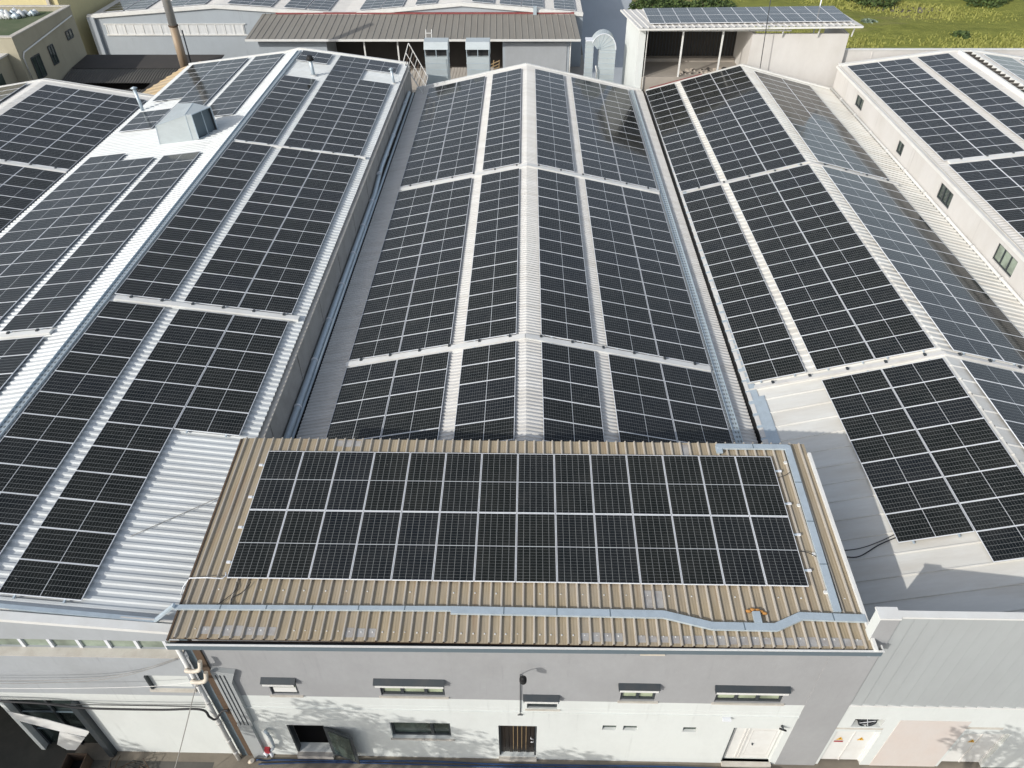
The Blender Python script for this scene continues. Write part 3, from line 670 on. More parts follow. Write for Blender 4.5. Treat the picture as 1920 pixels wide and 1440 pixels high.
mb = MB(); mb.box(x0, x1+.02, 10.60, 11.0, G, .04, 'concrete'); mb.build('doorstep', off)
x0, x1, z0, z1 = doors[2]
mb = MB(); mb.box(x0+.03, x1-.03, 10.86, 10.89, z0+.02, z1, 'white_trim'); d = mb.build('door', off); d['label'] = 'wide white panelled metal door'
mb = MB()
for a in (x0+.42, x0+.52): mb.box(a, a+.05, 10.835, 10.86, z0+.05, z1-.05, 'flashing')
for (a, b, c, e) in ((x0+.66, x1-.15, .25, 1.9),):
    mb.box(a, a+.02, 10.85, 10.86, c, e, 'flashing'); mb.box(b, b+.02, 10.85, 10.86, c, e, 'flashing'); mb.box(a, b, 10.85, 10.86, c, c+.02, 'flashing'); mb.box(a, b, 10.85, 10.86, e, e+.02, 'flashing')
mb.build('panelling', d)
mb = MB(); mb.box(x0+.78, x0+.82, 10.80, 10.86, 1.0, 1.06, 'dark_metal'); mb.build('handle', d)
mb = MB(); mb.box(x0-.02, x0+.0, 10.73, 10.87, z0, z1, 'dark_metal'); mb.build('door_stop', off)
mb = MB(); mb.box(x0, x1+.04, 10.62, 10.84, G, -.05, 'sill'); mb.build('doorstep', off)

# wall lamp on its conduit
lamp = thing('wall_lamp', 'black wall lamp on a bent pipe above the entrance door', 'lamp', (-.1, 10.7, 3))
mb = MB(); mb.tube(smooth_path([(-.12, 10.72, 2.95), (-.12, 10.71, 4.3), (-.12, 10.70, 5.25), (-.11, 10.62, 5.50), (-.08, 10.45, 5.80), (-.04, 10.28, 6.02)], 5), .013, 'dark_metal', 6); mb.build('pipe', lamp)
mb = MB(); mb.tube([(-.04, 10.26, 6.02), (-.04, 10.26, 5.94)], .03, 'black', 12, True, .10); mb.tube([(-.04, 10.26, 5.94), (-.04, 10.26, 5.80)], .10, 'black', 14); mb.build('lamp_shade', lamp)
mb = MB(); mb.box(-.2, -.04, 10.70, 10.715, 2.92, 2.96, 'dark_metal'); mb.build('bracket', lamp)
# second smaller items on the facade
tag(MB().box(5.95, 6.2, 10.62, 10.75, 2.93, 3.0, 'aluminium').build('door_bell_light'), 'small pale light fitting on the white wall right of the slot window', 'light')
tag(MB().tube([(7.85, 10.75, 2.5), (7.85, 10.62, 2.5)], .035, 'dark_metal', 8).tube([(7.75, 10.66, 2.48), (7.95, 10.60, 2.46)], .03, 'black', 8).build('security_camera'), 'little dark security camera over the white panelled door', 'camera')

# pipes and cable duct at the left corner of the office building
dp = thing('downpipe', 'white jointed downpipe at the corner of the office block', 'downpipe', (-9.36, 10.55, G))
mb = MB(); mb.tube([(-9.42, 10.58, G), (-9.42, 10.58, 6.9)], .068, 'white_trim', 10); mb.build('pipe', dp)
mb = MB()
for zz in (.25, 1.1, 2.3, 3.6, 4.7, 5.6): MB().tube([(-9.42, 10.58, zz), (-9.42, 10.58, zz+.12)], .08, 'flashing', 10).build('coupling', dp)
for i, z in enumerate((5.75, 5.15)):
    t = MB().tube(smooth_path([(-9.42, 10.56, z-.18), (-9.38, 10.42, z), (-9.15, 10.40, z+.02), (-8.98, 10.42, z+.1), (-8.93, 10.50, z+.38)], 5), .062, 'pipe_cream', 10).build('elbow_pipe')
    tag(t, 'cream plastic elbow pipe joining the downpipe, %s of the two' % ('upper' if i == 0 else 'lower'), 'pipe', 'cream elbow pipes')
col_ = thing('steel_column', 'rusty steel channel column between downpipe and cable duct', 'column', (-9.15, 10.7, G))
mb = MB(); mb.box(-9.34, -9.14, 10.70, 10.745, G, 6.9, 'slate'); mb.build('web', col_)
mb = MB(); mb.box(-9.14, -8.93, 10.69, 10.745, G, 6.4, 'rusty'); mb.build('flange', col_)
cd = thing('cable_duct', 'grey ribbed sheet metal cable duct up the left corner of the office', 'duct', (-8.6, 10.65, G))
mb = MB()
mb.hexa([(-8.92, 10.62, G), (-8.5, 10.62, G), (-8.5, 10.745, G), (-8.92, 10.745, G), (-8.92, 10.62, 2.15), (-8.5, 10.62, 2.15), (-8.5, 10.745, 2.15), (-8.92, 10.745, 2.15)], 'clad_grey')
mb.hexa([(-8.88, 10.60, 2.15), (-8.42, 10.60, 2.15), (-8.42, 10.745, 2.15), (-8.88, 10.745, 2.15), (-8.88, 10.60, 4.75), (-8.42, 10.60, 4.75), (-8.42, 10.745, 4.75), (-8.88, 10.745, 4.75)], 'clad_grey')
mb.hexa([(-8.88, 10.60, 4.75), (-8.42, 10.60, 4.75), (-8.42, 10.745, 4.75), (-8.88, 10.745, 4.75), (-8.88, 10.60, 5.4), (-8.22, 10.60, 5.3), (-8.22, 10.745, 5.3), (-8.88, 10.745, 5.4)], 'clad_grey')
for xx in (-8.78, -8.66, -8.54): mb.box(xx-.012, xx+.012, 10.585, 10.60, 2.2, 5.2, 'dark_metal')
mb.build('casing', cd)
hyd = thing('fire_hydrant_pipe', 'red wall valve on a bent grey pipe at the foot of the duct', 'valve', (-8.3, 10.55, .8))
mb = MB(); mb.tube(smooth_path([(-8.15, 10.70, 1.6), (-8.12, 10.60, 1.75), (-8.05, 10.58, 1.6), (-8.05, 10.58, .8), (-8.2, 10.55, .55)], 5), .05, 'galv', 8); mb.build('pipe', hyd)
mb = MB(); mb.box(-8.36, -8.2, 10.48, 10.6, .45, .7, 'red'); mb.tube([(-8.4, 10.5, .5), (-8.3, 10.45, .4)], .05, 'aluminium', 8); mb.tube([(-8.2, 10.5, .5), (-8.15, 10.45, .35)], .05, 'aluminium', 8); mb.build('valve', hyd)
hs = MB(); hs.tube(smooth_path([(-8.75, 10.45, .0), (-8.65, 10.42, .15), (-8.45, 10.50, -.1), (-8.0, 10.55, G+.05), (-6, 10.56, G+.05), (-3.2, 10.60, G+.05), (-1, 10.55, G+.05), (1.5, 10.56, G+.05), (4.5, 10.58, G+.05), (7.3, 10.52, G+.05), (8.1, 10.50, G+.12), (8.45, 10.35, G+.05), (8.6, 9.8, G+.05)], 6), .028, 'blue_hose', 8)
hs.tube(smooth_path([(-8.7, 10.40, G+.05), (-6.5, 10.50, G+.045), (-3.0, 10.49, G+.045), (-1, 10.47, G+.045), (1.5, 10.48, G+.045), (4.5, 10.49, G+.045), (7.2, 10.42, G+.045), (8.0, 10.2, G+.05), (8.3, 9.6, G+.05)], 6), .024, 'blue_hose', 8)
tag(hs.build('blue_hose'), 'blue hoses lying on the pavement along the white wall', 'hose')
tag(MB().tube([(-9.0, 10.45, -.12), (-8.85, 10.4, .12)], .07, 'pipe_cream', 8).build('pipe_end'), 'short cream pipe stub at the foot of the rusty column', 'pipe')

# galvanised cable trays on the tan roof
def tray_path(mb, pts, w, h=.07, mat='galv', lift=.06):
    for a, b in zip(pts, pts[1:]):
        mb.bar((a[0], a[1], fz(a[1])+lift+h/2), (b[0], b[1], fz(b[1])+lift+h/2), w, h, mat)
    for a, b in zip(pts, pts[1:]):
        L = math.hypot(b[0]-a[0], b[1]-a[1]); dv = Vector((b[0]-a[0], b[1]-a[1], 0))/L; sd = Vector((-dv.y, dv.x, 0)); n_ = int(L/1.5)
        for k in range(1, n_+1):
            p = Vector((a[0], a[1], 0))+dv*(L*k/(n_+1)); z = fz(p.y)+lift+h+.002
            mb.bar((p.x-sd.x*w*.52, p.y-sd.y*w*.52, z), (p.x+sd.x*w*.52, p.y+sd.y*w*.52, z), .025, .006, 'slate')
    for i, a in enumerate(pts[1:-1]):
        mb.tube([(a[0], a[1], fz(a[1])+lift+.001), (a[0], a[1], fz(a[1])+lift+h-.001)], w/2*1.0, mat, 14)
t = thing('cable_tray', 'long galvanised cable tray zigzagging along the front of the tan roof', 'cable tray', (0, 11.3, 7.5))
mb = MB(); mb.bar((-10.2, 11.25, LR.zx(-10.2, 11.2)+.03), (-9.5, 11.29, 7.6), .13, .06, 'galv'); tray_path(mb, [(-9.5, 11.29), (-2.0, 11.37)], .13); mb.build('narrow_tray', t)
mb = MB(); tray_path(mb, [(-2.0, 11.33), (3.7, 11.30), (4.95, 10.99), (6.62, 10.98), (7.35, 11.31), (9.05, 11.27)], .22); mb.build('wide_tray', t)
mb = MB(); tray_path(mb, [(6.18, 11.1), (6.18, 11.42)], .2, .08); mb.build('branch', t)
t = thing('cable_tray', 'galvanised cable tray down the right edge of the tan roof', 'cable tray', (8.3, 15, 7.7))
mb = MB(); tray_path(mb, [(6.2, 16.95), (6.2, 17.22), (8.42, 17.22), (8.36, 11.45)], .2); mb.build('tray', t)
mb = MB()
for yy in (16.6, 14.95, 13.25, 12.05): MB().box(8.17, 8.26, yy-.04, yy+.04, fz(yy)+.04, fz(yy)+.1, 'white_trim').build('clamp', t)
mb = MB(); rnd = random.Random(4)   # polyurethane foam blobs
for c in ((6.0, 11.46), (6.34, 11.45), (6.12, 11.5), (6.25, 11.49), (6.42, 11.4)):
    z = fz(c[1])+.05; mb.tube([(c[0]-.045, c[1], z), (c[0]-.02, c[1], z+.02), (c[0]+.02, c[1], z+.02), (c[0]+.045, c[1], z)], .04+.02*rnd.random(), 'orange', 8)
tag(mb.build('foam_sealant'), 'orange foam sealant around the end of the tray branch', 'sealant')

# ------------------------------------------------------------ solar panels
PL_, PS_, PT_ = 2.250, 1.138, .035
def panel_meshes():
    fr = MB(); a, b, t, wd = PL_/2, PS_/2, PT_, .014
    for (x0, x1, y0, y1) in ((-a, a, -b, -b+wd), (-a, a, b-wd, b), (-a, -a+wd, -b+wd, b-wd), (a-wd, a, -b+wd, b-wd)): fr.box(x0, x1, y0, y1, -t, 0, 'aluminium')
    gl = MB(); n = 0
    gl.poly([(-a+wd, -b+wd, -.003), (a-wd, -b+wd, -.003), (a-wd, b-wd, -.003), (-a+wd, b-wd, -.003)], 'cells')
    uv = [-a+wd, -b+wd, a-wd, -b+wd, a-wd, b-wd, -a+wd, b-wd]
    gl.hexa([(-a+wd, -b+wd, -.012), (a-wd, -b+wd, -.012), (a-wd, b-wd, -.012), (-a+wd, b-wd, -.012), (-a+wd, -b+wd, -.006), (a-wd, -b+wd, -.006), (a-wd, b-wd, -.006), (-a+wd, b-wd, -.006)], 'panel_back')
    gl.uv = {'UVMap': uv+[0]*48, 'rnd': [0]*56}
    return fr, gl
frame_mb, glass_mb = panel_meshes()
ORD = 'zeroth first second third fourth fifth sixth seventh eighth ninth tenth eleventh twelfth thirteenth fourteenth fifteenth sixteenth seventeenth eighteenth'.split()
panels = []   # (matrix, label, group)
def add_panel(pl, col_u, ybase, i, label, group):
    u = (col_u+1.1325)*pl.pk; y = ybase+(i+.5)*1.154*pl.pk
    c = Vector((pl.X(u, y), y, pl.Z(u)))
    ux = Vector((-pl.sign*math.cos(pl.a), 0, math.sin(pl.a))) # up-slope
    uy = Vector((pl.sk, 1, 0)).normalized()
    if ux.cross(uy).z < 0: ux = -ux
    uz = ux.cross(uy).normalized()
    m = Matrix(((ux.x, uy.x, uz.x, c.x), (ux.y, uy.y, uz.y, c.y), (ux.z, uy.z, uz.z, c.z), (0, 0, 0, 1))) @ Matrix.Diagonal((pl.pk, pl.pk, 1, 1))
    panels.append((m, label, group))
CB = [(18.67, range(5), 'street end block'), (24.93, range(14), 'middle block'), (41.78, range(15), 'far block')]
def block(pl, cols, ybase, rows, bname, rname, grp):
    names = {0: 'ridge side column', 1: 'middle column', 2: 'outer column'}
    for ci, u in cols:
        rr = list(rows[ci]) if isinstance(rows, dict) else list(rows)
        for k, i in enumerate(sorted(rr)):
            add_panel(pl, u, ybase, i, 'solar panel, %s from near end, %s, %s, %s' % (ORD[k+1], names[ci], bname, rname), grp)
c3 = [(0, 0), (1, 2.265+.575), (2, 2*2.265+.575+.02)]
g = 'solar panels on the central roof'
for yb, rw, bn in CB:
    block(CL, c3, yb, rw, bn, 'central roof left slope', g); block(CR, c3, yb, rw, bn, 'central roof right slope', g)
g = 'solar panels on the left roof'
block(LR, c3, 11.664, {0: range(12), 1: range(12), 2: range(6, 12)}, 'street end block', 'left roof right slope', g)
block(LR, c3, 26.04, range(14), 'middle block', 'left roof right slope', g)
block(LR, c3, 42.467, {0: list(range(10))+[13, 14], 1: range(15), 2: list(range(11))+[13, 14]}, 'far block', 'left roof right slope', g)
block(LL, c3, 23.294, {0: range(-9, 0), 1: range(-9, 0), 2: range(-9, 0)}, 'street end block', 'left roof left slope', g)
block(LL, c3, 23.90, {0: range(15), 1: range(15), 2: range(16)}, 'middle block', 'left roof left slope', g)
block(LL, c3, 47.13, {0: range(11), 1: range(2, 11), 2: range(4, 11)}, 'far block', 'left roof left slope', g)
block(LL, [c3[2]], 46.27, {2: range(3)}, 'separate trio', 'left roof left slope', g)
g = 'solar panels on the right roof'
cr3 = [(0, 0), (1, 2.285), (2, 2*2.265+.42)]
block(RL, cr3[:2], 15.113, {0: range(-1, 7), 1: range(7)}, 'street end block', 'right roof left slope', g)
block(RL, cr3, 23.826, range(15), 'middle block', 'right roof left slope', g)
block(RL, cr3, 41.496, range(15), 'far block', 'right roof left slope', g)
cr2 = [(0, 0), (1, 2.285)]
block(RR, cr2, 15.11, range(-1, 7), 'street end block', 'right roof right slope', g)
block(RR, cr2, 23.789, range(15), 'middle block', 'right roof right slope', g)
block(RR, cr2, 41.72, range(14), 'far block', 'right roof right slope', g)
g = 'solar panels on the far right roof'
for yb in (24.0, 41.5): block(FRp, c3, yb, range(15), 'near block' if yb < 30 else 'far block', 'far right roof', g)
block(FRr, [(0, 0), (1, 2.84)], 41.5, range(15), 'hidden block', 'far right roof', g)
g = 'solar panels on the far left roof'
cf = [(0, 0), (1, 2.285), (2, 4.57)]
block(FL, cf, 33.658, range(-4, 6), 'near block', 'far left roof right slope', g); block(FL, cf, 41.07, range(10), 'far block', 'far left roof right slope', g)
block(FLl, cf[:2], 38, range(13), 'near block', 'far left roof left slope', g)
front = []
for r in (0, 1):
    for i in range(14):
        c = Vector((-8.354+(i+.5)*1.154, 12.195+((r+.5)*2.31+.01*r)*math.cos(SF), 7.6+((r+.5)*2.31+.01*r)*math.sin(SF)))
        ux = Vector((0, math.cos(SF), math.sin(SF))); uy = Vector((-1, 0, 0)); uz = ux.cross(uy)
        m = Matrix(((ux.x, uy.x, uz.x, c.x), (ux.y, uy.y, uz.y, c.y), (ux.z, uy.z, uz.z, c.z), (0, 0, 0, 1))) @ Matrix.Diagonal((2.296/PL_, 1, 1, 1))
        front.append((m, 'black solar panel, %s from the left in the %s row on the tan roof' % (ORD[i+1], 'lower' if r == 0 else 'upper'), 'solar panels on the tan office roof'))
# image-size ordering: the biggest ones in the picture become individuals
CAM = Vector((0, 0, 25.115)); Minv = camo.matrix_world.inverted()
def score(m):
    p = Minv @ m.translation
    if p.z > -1: return 0
    x, y = p.x/-p.z*1395.6, p.y/-p.z*1395.6
    if abs(x) > 1000 or abs(y) > 770: return 0
    n = m.to_3x3() @ Vector((0, 0, 1)); d = (CAM-m.translation); return max(0, n.dot(d.normalized()))/(p.z*p.z)
_tr = random.Random(99)
def jitter(m): return m @ Matrix.Rotation(rad(_tr.gauss(0, .22)), 4, 'X') @ Matrix.Rotation(rad(_tr.gauss(0, .10)), 4, 'Y')
panels = [(jitter(m), l, g_) for m, l, g_ in panels]; front = [(jitter(m), l, g_) for m, l, g_ in front]
panels.sort(key=lambda q: -score(q[0]))
indiv = front+panels[:272]; rest = panels[272:]
fme = None
for m, lab, grp in indiv:
    e = bpy.data.objects.new('solar_panel', None); COL.objects.link(e); e.matrix_world = m; e.empty_display_size = .3
    tag(e, lab, 'solar panel', grp)
    if fme is None:
        fo = frame_mb.build('frame'); go = glass_mb.build('glass'); fme, gme = fo.data, go.data
    else:
        fo = bpy.data.objects.new('frame', fme); COL.objects.link(fo); go = bpy.data.objects.new('glass', gme); COL.objects.link(go)
    fo.parent = e; go.parent = e
# the rest: one mesh
mb = MB(); uvs = []; rn = []; rnd = random.Random(11)
for m, lab, grp in rest:
    a, b, wd = PL_/2, PS_/2, .014; r = rnd.random()
    for (x0, x1, y0, y1) in ((-a, a, -b, -b+wd), (-a, a, b-wd, b), (-a, -a+wd, -b+wd, b-wd), (a-wd, a, -b+wd, b-wd)):
        mb.hexa([m @ Vector(p) for p in ((x0, y0, -.035), (x1, y0, -.035), (x1, y1, -.035), (x0, y1, -.035), (x0, y0, 0), (x1, y0, 0), (x1, y1, 0), (x0, y1, 0))], 'aluminium'); uvs += [0]*48; rn += [0]*48
    mb.poly([m @ Vector(p) for p in ((-a+wd, -b+wd, -.003), (a-wd, -b+wd, -.003), (a-wd, b-wd, -.003), (-a+wd, b-wd, -.003))], 'cells'); uvs += [-a+wd, -b+wd, a-wd, -b+wd, a-wd, b-wd, -a+wd, b-wd]; rn += [r, 0]*4
mb.uv = {'UVMap': uvs, 'rnd': rn}
tag(mb.build('solar_panels'), 'smaller more distant solar panels at the far ends of the hall roofs', 'solar panels', None, 'stuff')

# mounting rails under the panels show as short stubs and shade the roof
def rails(name, pl, cols, y0, y1, label, grp):
    mb = MB()
    for u in cols:
        for du in (.45, 1.8):
            a = Vector((pl.X(u+du, y0), y0-.08, pl.Z(u+du)-.06)); b = Vector((pl.X(u+du, y1), y1+.08, pl.Z(u+du)-.06)); mb.bar(a, b, .05, .05, 'galv')
    return tag(mb.build(name), label, 'mounting rail', grp)
GR = 'rails under the solar panels'
for pl, nm, blocks, cols in ((CL, 'central roof left slope', [(18.67, 24.44), (24.93, 41.09), (41.78, 59.09)], [0, 2.84, 5.125]), (CR, 'central roof right slope', [(18.67, 24.44), (24.93, 41.09), (41.78, 59.09)], [0, 2.84, 5.125]),
        (LR, 'left roof right slope', [(11.66, 25.5), (26.04, 42.2), (42.47, 53.9)], [0, 2.84]), (LR, 'left roof outer column', [(18.59, 25.5), (26.04, 42.2), (42.47, 55.1)], [5.125]), (LL, 'left roof left slope', [(23.9, 41.2)], [0, 2.84, 5.125]),
        (RL, 'right roof left slope', [(15.11, 23.19)], [0, 2.285]), (RL, 'right roof upper part', [(23.83, 41.1), (41.5, 58.8)], [0, 2.285, 4.95]), (RR, 'right roof right slope', [(23.79, 41.1), (41.72, 57.9)], [0, 2.285]),
        (FRp, 'far right roof', [(24.0, 40.9), (41.5, 58.4)], [0, 2.78, 5.0]), (FL, 'far left roof', [(33.6, 40.6), (41.07, 52.6)], [0, 2.285, 4.57])):
    for i, (a, b) in enumerate(blocks):
        rails('mounting_rails', pl, cols, a, b, 'metal rails under the %s panel block on the %s' % (('near', 'middle', 'far')[i] if len(blocks) > 1 else 'whole', nm), GR)
mb = MB()
for yy in (12.72, 13.9, 15.0, 16.25):
    mb.bar((-8.44, yy, fz(yy)+.07), (7.92, yy, fz(yy)+.07), .05, .04, 'galv')
    for xx in (-8.46, 7.95): mb.box(xx-.055, xx+.055, yy-.035, yy+.035, fz(yy)+.06, fz(yy)+.10, 'aluminium')
tag(mb.build('mounting_rails'), 'rails with white end brackets under the panels of the tan roof', 'mounting rail', GR)

# ------------------------------------------------------------ cross trays over the hall roofs
def cross_tray(pts, y, w, label, mat='white_trim', grp='white cable trays across the hall roofs'):
    t = thing('cable_tray', label, 'cable tray', (pts[0][0], y, pts[0][1]), grp)
    mb = MB(); clamp = MB()
    for (xa, za), (xb, zb) in zip(pts, pts[1:]):
        mb.bar((xa, y, za+.04), (xb, y, zb+.04), w, .10, mat)
        L = math.hypot(xb-xa, zb-za); n = max(1, int(L/1.25))
        for k in range(n):
            s_ = (k+.5)/n; x = xa+(xb-xa)*s_; z = za+(zb-za)*s_
            MB().box(x-.05, x+.05, y+w/2-.10, y+w/2+.04, z+.091, z+.14, 'dark_metal').build('clamp', t)
    mb.build('cover', t)
def zc(pl, x, y): return pl.zx(x, y)-.07
for yy, w, nm in ((24.68, .30, 'nearer'), (41.43, .34, 'farther')):
    cross_tray([(-7.75, zc(CL, -7.75, yy)), (-.1, 6.75), (7.75, zc(CR, 7.75, yy))], yy, w, 'white cable tray over the central roof ridge, the %s of the two' % nm)
for yy, w, nm in ((25.78, .28, 'nearer'), (42.33, .16, 'farther')):
    cross_tray([(-17.3, zc(LR, -17.3, yy)), (-9.75, zc(LR, -9.75, yy))], yy, w, 'white cable tray down the left roof right slope, the %s' % nm)
cross_tray([(-19.0, zc(LL, -19.0, 23.6)), (-26.5, zc(LL, -26.5, 23.6))], 23.60, .28, 'white cable tray down the left roof left slope')
for yy, w, nm in ((23.5, .16, 'nearer'), (41.3, .2, 'farther')):
    cross_tray([(9.35, zc(RL, 9.35, yy)), (16.4, 6.97), (21.6, zc(RR, 21.6, yy))], yy, w, 'pale metal cable tray over the right roof ridge, the %s' % nm, 'flashing')
cross_tray([(24.0, zc(FRp, 24.0, 41.22)), (31.0, zc(FRp, 31.0, 41.22))], 41.22, .4, 'white cable tray across the far right roof')
cross_tray([(-34.0, zc(FL, -33.9, 40.8)), (-27.1, zc(FL, -27.1, 40.8))], 40.82, .3, 'white cable tray across the far left roof')
def long_tray(x0, x1, y0, y1, zf, w, label):
    t = thing('perforated_tray', label, 'cable tray', ((x0+x1)/2, (y0+y1)/2, zf((y0+y1)/2)), 'perforated cable trays along the roofs')
    mb = MB(); a = Vector((x0, y0, zf(y0))); b = Vector((x1, y1, zf(y1)))
    mb.bar(a, b, w, .02, 'perforated'); mb.build('base', t)
    for s_ in (-1, 1): MB().bar(a+Vector((s_*w/2, 0, .035)), b+Vector((s_*w/2, 0, .035)), .02, .09, 'galv').build('side_rail', t)
long_tray(8.10, 7.90, 17.9, 59.5, lambda y: CR.zx(8.0, y)-.085, .27, 'perforated steel tray along the right edge of the central roof')
long_tray(-17.72, -17.72, 11.4, 59.8, lambda y: 7.80, .30, 'perforated steel tray along the ridge of the left roof')
# low tray and rusty debris at the street edge of the left roof
tag(MB().bar((-18, 11.35, LR.zx(-17.4, 11.35)+.0), (-10.2, 11.25, LR.zx(-10.2, 11.2)+.0), .13, .06, 'galv').build('edge_tray'), 'galvanised tray along the street edge of the left roof', 'cable tray')

# big pipes in the gutter between left and central halls
t = thing('gutter_pipe', 'long galvanised pipe in the gutter between left and central halls', 'pipe', (-9.22, 35, 5.2))
mb = MB(); mb.tube([(-9.22, 17.8, 5.12), (-9.22, 30, 5.12), (-9.22, 41, 5.12), (-9.22, 44, 5.5), (-9.22, 47, 5.5), (-9.22, 57.5, 5.45)], .13, 'galv', 12); mb.build('pipe', t)
mb = MB(); y = 19
while y < 57: z = 5.12 if y < 41 else 5.47; MB().tube([(-9.22, y, z), (-9.22, y+.1, z)], .155, 'aluminium', 12).build('coupling', t); y += 3.0
t = MB().tube([(-9.14, 17.9, 4.86), (-9.14, 43.0, 4.86), (-9.14, 59, 4.86)], .09, 'galv', 10).build('lower_gutter_pipe'); tag(t, 'thinner galvanised pipe lying under the big gutter pipe', 'pipe')

# ------------------------------------------------------------ duct and vents on the left roof
dt = thing('roof_duct', 'galvanised mitred air duct with open mouth on the left roof', 'duct', (-21.3, 44.5, 7.2))
A, B, C_, D_ = (-22.32, 43.4, 8.32), (-22.43, 43.4, 7.0), (-20.34, 43.4, 7.2), (-20.36, 43.4, 8.96)
E_, F_, Eb, Fb = (-21.58, 45.4, 8.90), (-20.55, 45.3, 8.98), (-21.75, 45.4, 7.0), (-20.5, 45.3, 7.2)
mb = MB()
for q in ((B, C_, D_, A), (A, D_, F_, E_), (Eb, E_, F_, Fb), (B, A, E_, Eb), (C_, Fb, F_, D_), (B, Eb, Fb, C_)): mb.poly(q, 'galv_duct')
for a, b in ((A, D_), (D_, C_), (A, B), (D_, F_)): mb.bar(a, b, .035, .035, 'galv')
mb.build('riser', dt)
J, I_, G_, H_ = (-20.03, 43.42, 8.96), (-19.98, 43.42, 7.5), (-19.45, 45.0, 8.86), (-19.3, 44.9, 7.42)
mb = MB()
for q in ((C_, I_, J, D_), (D_, J, G_, F_), (F_, G_, H_, Fb), (C_, Fb, H_, I_)): mb.poly([(p[0]+.01, p[1], p[2]+.003) for p in q], 'galv_duct')
mb.build('elbow', dt)
mb = MB(); V = Vector
def inn(p, d=.10): return V(p)+V((-d*3.2, .25*d, 0))
q = [inn(I_, .05), inn(H_, .05), inn(G_, .05), inn(J, .05)]; mb.poly(q, 'slate')
for a, b in ((I_, H_), (H_, G_), (G_, J), (J, I_)): mb.poly([V(a), V(b), inn(b, .05), inn(a, .05)], 'dark_metal')
mb.build('opening', dt)
mb = MB(); o_ = V((.03, -.01, 0))
for a, b in ((I_, H_), (H_, G_), (G_, J), (J, I_)): mb.bar(V(a)+o_, V(b)+o_, .07, .05, 'galv')
mb.bar((V(I_)+V(H_))/2+o_, (V(G_)+V(J))/2+o_, .04, .04, 'galv'); mb.build('flange', dt)
def vent(x, y, z, h, r, lab, black, lean=(0, 0)):
    t = thing('vent_pipe', lab, 'vent pipe', (x, y, z), 'vent pipes on the left roof')
    tp = Vector((x+lean[0], y+lean[1], z+h)); mb = MB(); mb.tube([(x, y, z-.1), tp], r, 'galv', 10); mb.build('pipe', t)
    mb = MB()
    if black: mb.tube([tp-Vector((0, 0, .05)), tp+Vector((0, 0, .12)), tp+Vector((0, 0, .25))], r*2.2, 'black', 12, True, r*1.2)
    else: mb.tube([tp+Vector((0, 0, .08)), tp+Vector((0, 0, .18))], r*2.2, 'galv', 12, True, .03)
    mb.build('cowl', t)
    mb = MB(); mb.tube([(x, y, z-.02), (x, y, z+.06)], r*1.7, 'flashing', 10); mb.build('collar', t)
vent(-15.6, 55.0, 7.50, 1.1, .13, 'vent pipe with a round black cowl near the far end of the left roof', True, (-.1, .1))
vent(-9.95, 55.7, 6.72, .9, .09, 'short vent pipe at the far right edge of the left roof', False, (-.15, .1))
vent(-26.45, 50.4, 6.55, 1.45, .11, 'slim vent pipe in the valley between left and far left roofs', False, (-.25, .2))

# ------------------------------------------------------------ behind the halls
# grey workshop with two gables and a brown lean-to canopy
wk = thing('workshop_building', 'pale blue grey workshop behind the halls with twin low gables', 'building', (-20, 88, G))
YW = 82.0
gp = [(-45.6, 4.72), (-32.2, 5.66), (-19.2, 4.86), (-7.0, 5.85), (5.3, 4.88)]
mb = MB(); mb.poly([(gp[0][0], YW, G), (gp[-1][0], YW, G)]+[(x, YW, z-.1) for x, z in reversed(gp)], 'pale_blue_plaster')
mb.poly([(5.3, YW, G), (5.3, 125, G), (5.3, 125, 4.78), (5.3, YW, 4.78)], 'pale_blue_plaster'); mb.poly([(-45.6, 125, G), (-45.6, YW, G), (-45.6, YW, 4.62), (-45.6, 125, 4.62)], 'pale_blue_plaster')
mb.box(-45.6, -44.9, YW-.35, YW, G, 4.7, 'pale_blue_plaster')
mb.build('wall', wk)
mb = MB(); P = [(x, YW-.1, z) for x, z in gp]; Q = [(x, 125, z) for x, z in gp]; mb.corr(P, Q, .3, .03, .1, .05, 'roof_far'); mb.build('roof', wk)
mb = MB()
for (xa, za), (xb, zb_) in zip(gp, gp[1:]): mb.bar((xa, YW-.12, za+.02), (xb, YW-.12, zb_+.02), .22, .28, 'white_trim'); mb.bar((xa, YW+.05, za+.19), (xb, YW+.05, zb_+.19), .25, .06, 'flashing')
mb.build('fascia', wk)
mb = MB(); mb.box(-44.0, -29.6, YW-.06, YW-.02, 3.05, 4.0, 'curtain'); wv = mb.build('window', wk); wv['label'] = 'long curtained strip window'
mb = MB(); 
for xx in [-44+.95*k for k in range(16)]: mb.box(xx-.05, xx+.05, YW-.1, YW-.06, 3.05, 4.0, 'white_trim')
mb.box(-44.2, -29.4, YW-.12, YW-.06, 2.92, 3.05, 'white_trim'); mb.box(-44.2, -29.4, YW-.12, YW-.06, 4.0, 4.08, 'white_trim'); mb.build('frame', wv)
cn = MB(); cn.corr([(-27.4, 81.9, 5.0), (-27.9, 76.7, 3.98)], [(4.45, 81.9, 5.0), (4.85, 76.7, 3.98)], .62, .05, .05, .03, 'brown_roof'); c_ = cn.build('canopy_roof', wk)
mb = MB(); mb.bar((-27.9, 76.66, 3.9), (4.87, 76.66, 3.9), .08, .2, 'white_trim'); mb.bar((-26.0, 81.85, 5.07), (4.4, 81.85, 5.07), .18, .14, 'red_trim'); mb.build('trim', c_)
for xx in (-16.42, -13.1, -9.7):
    MB().box(xx-.07, xx+.07, 77.4, 77.54, G, 3.85, 'white_trim').build('post', wk)
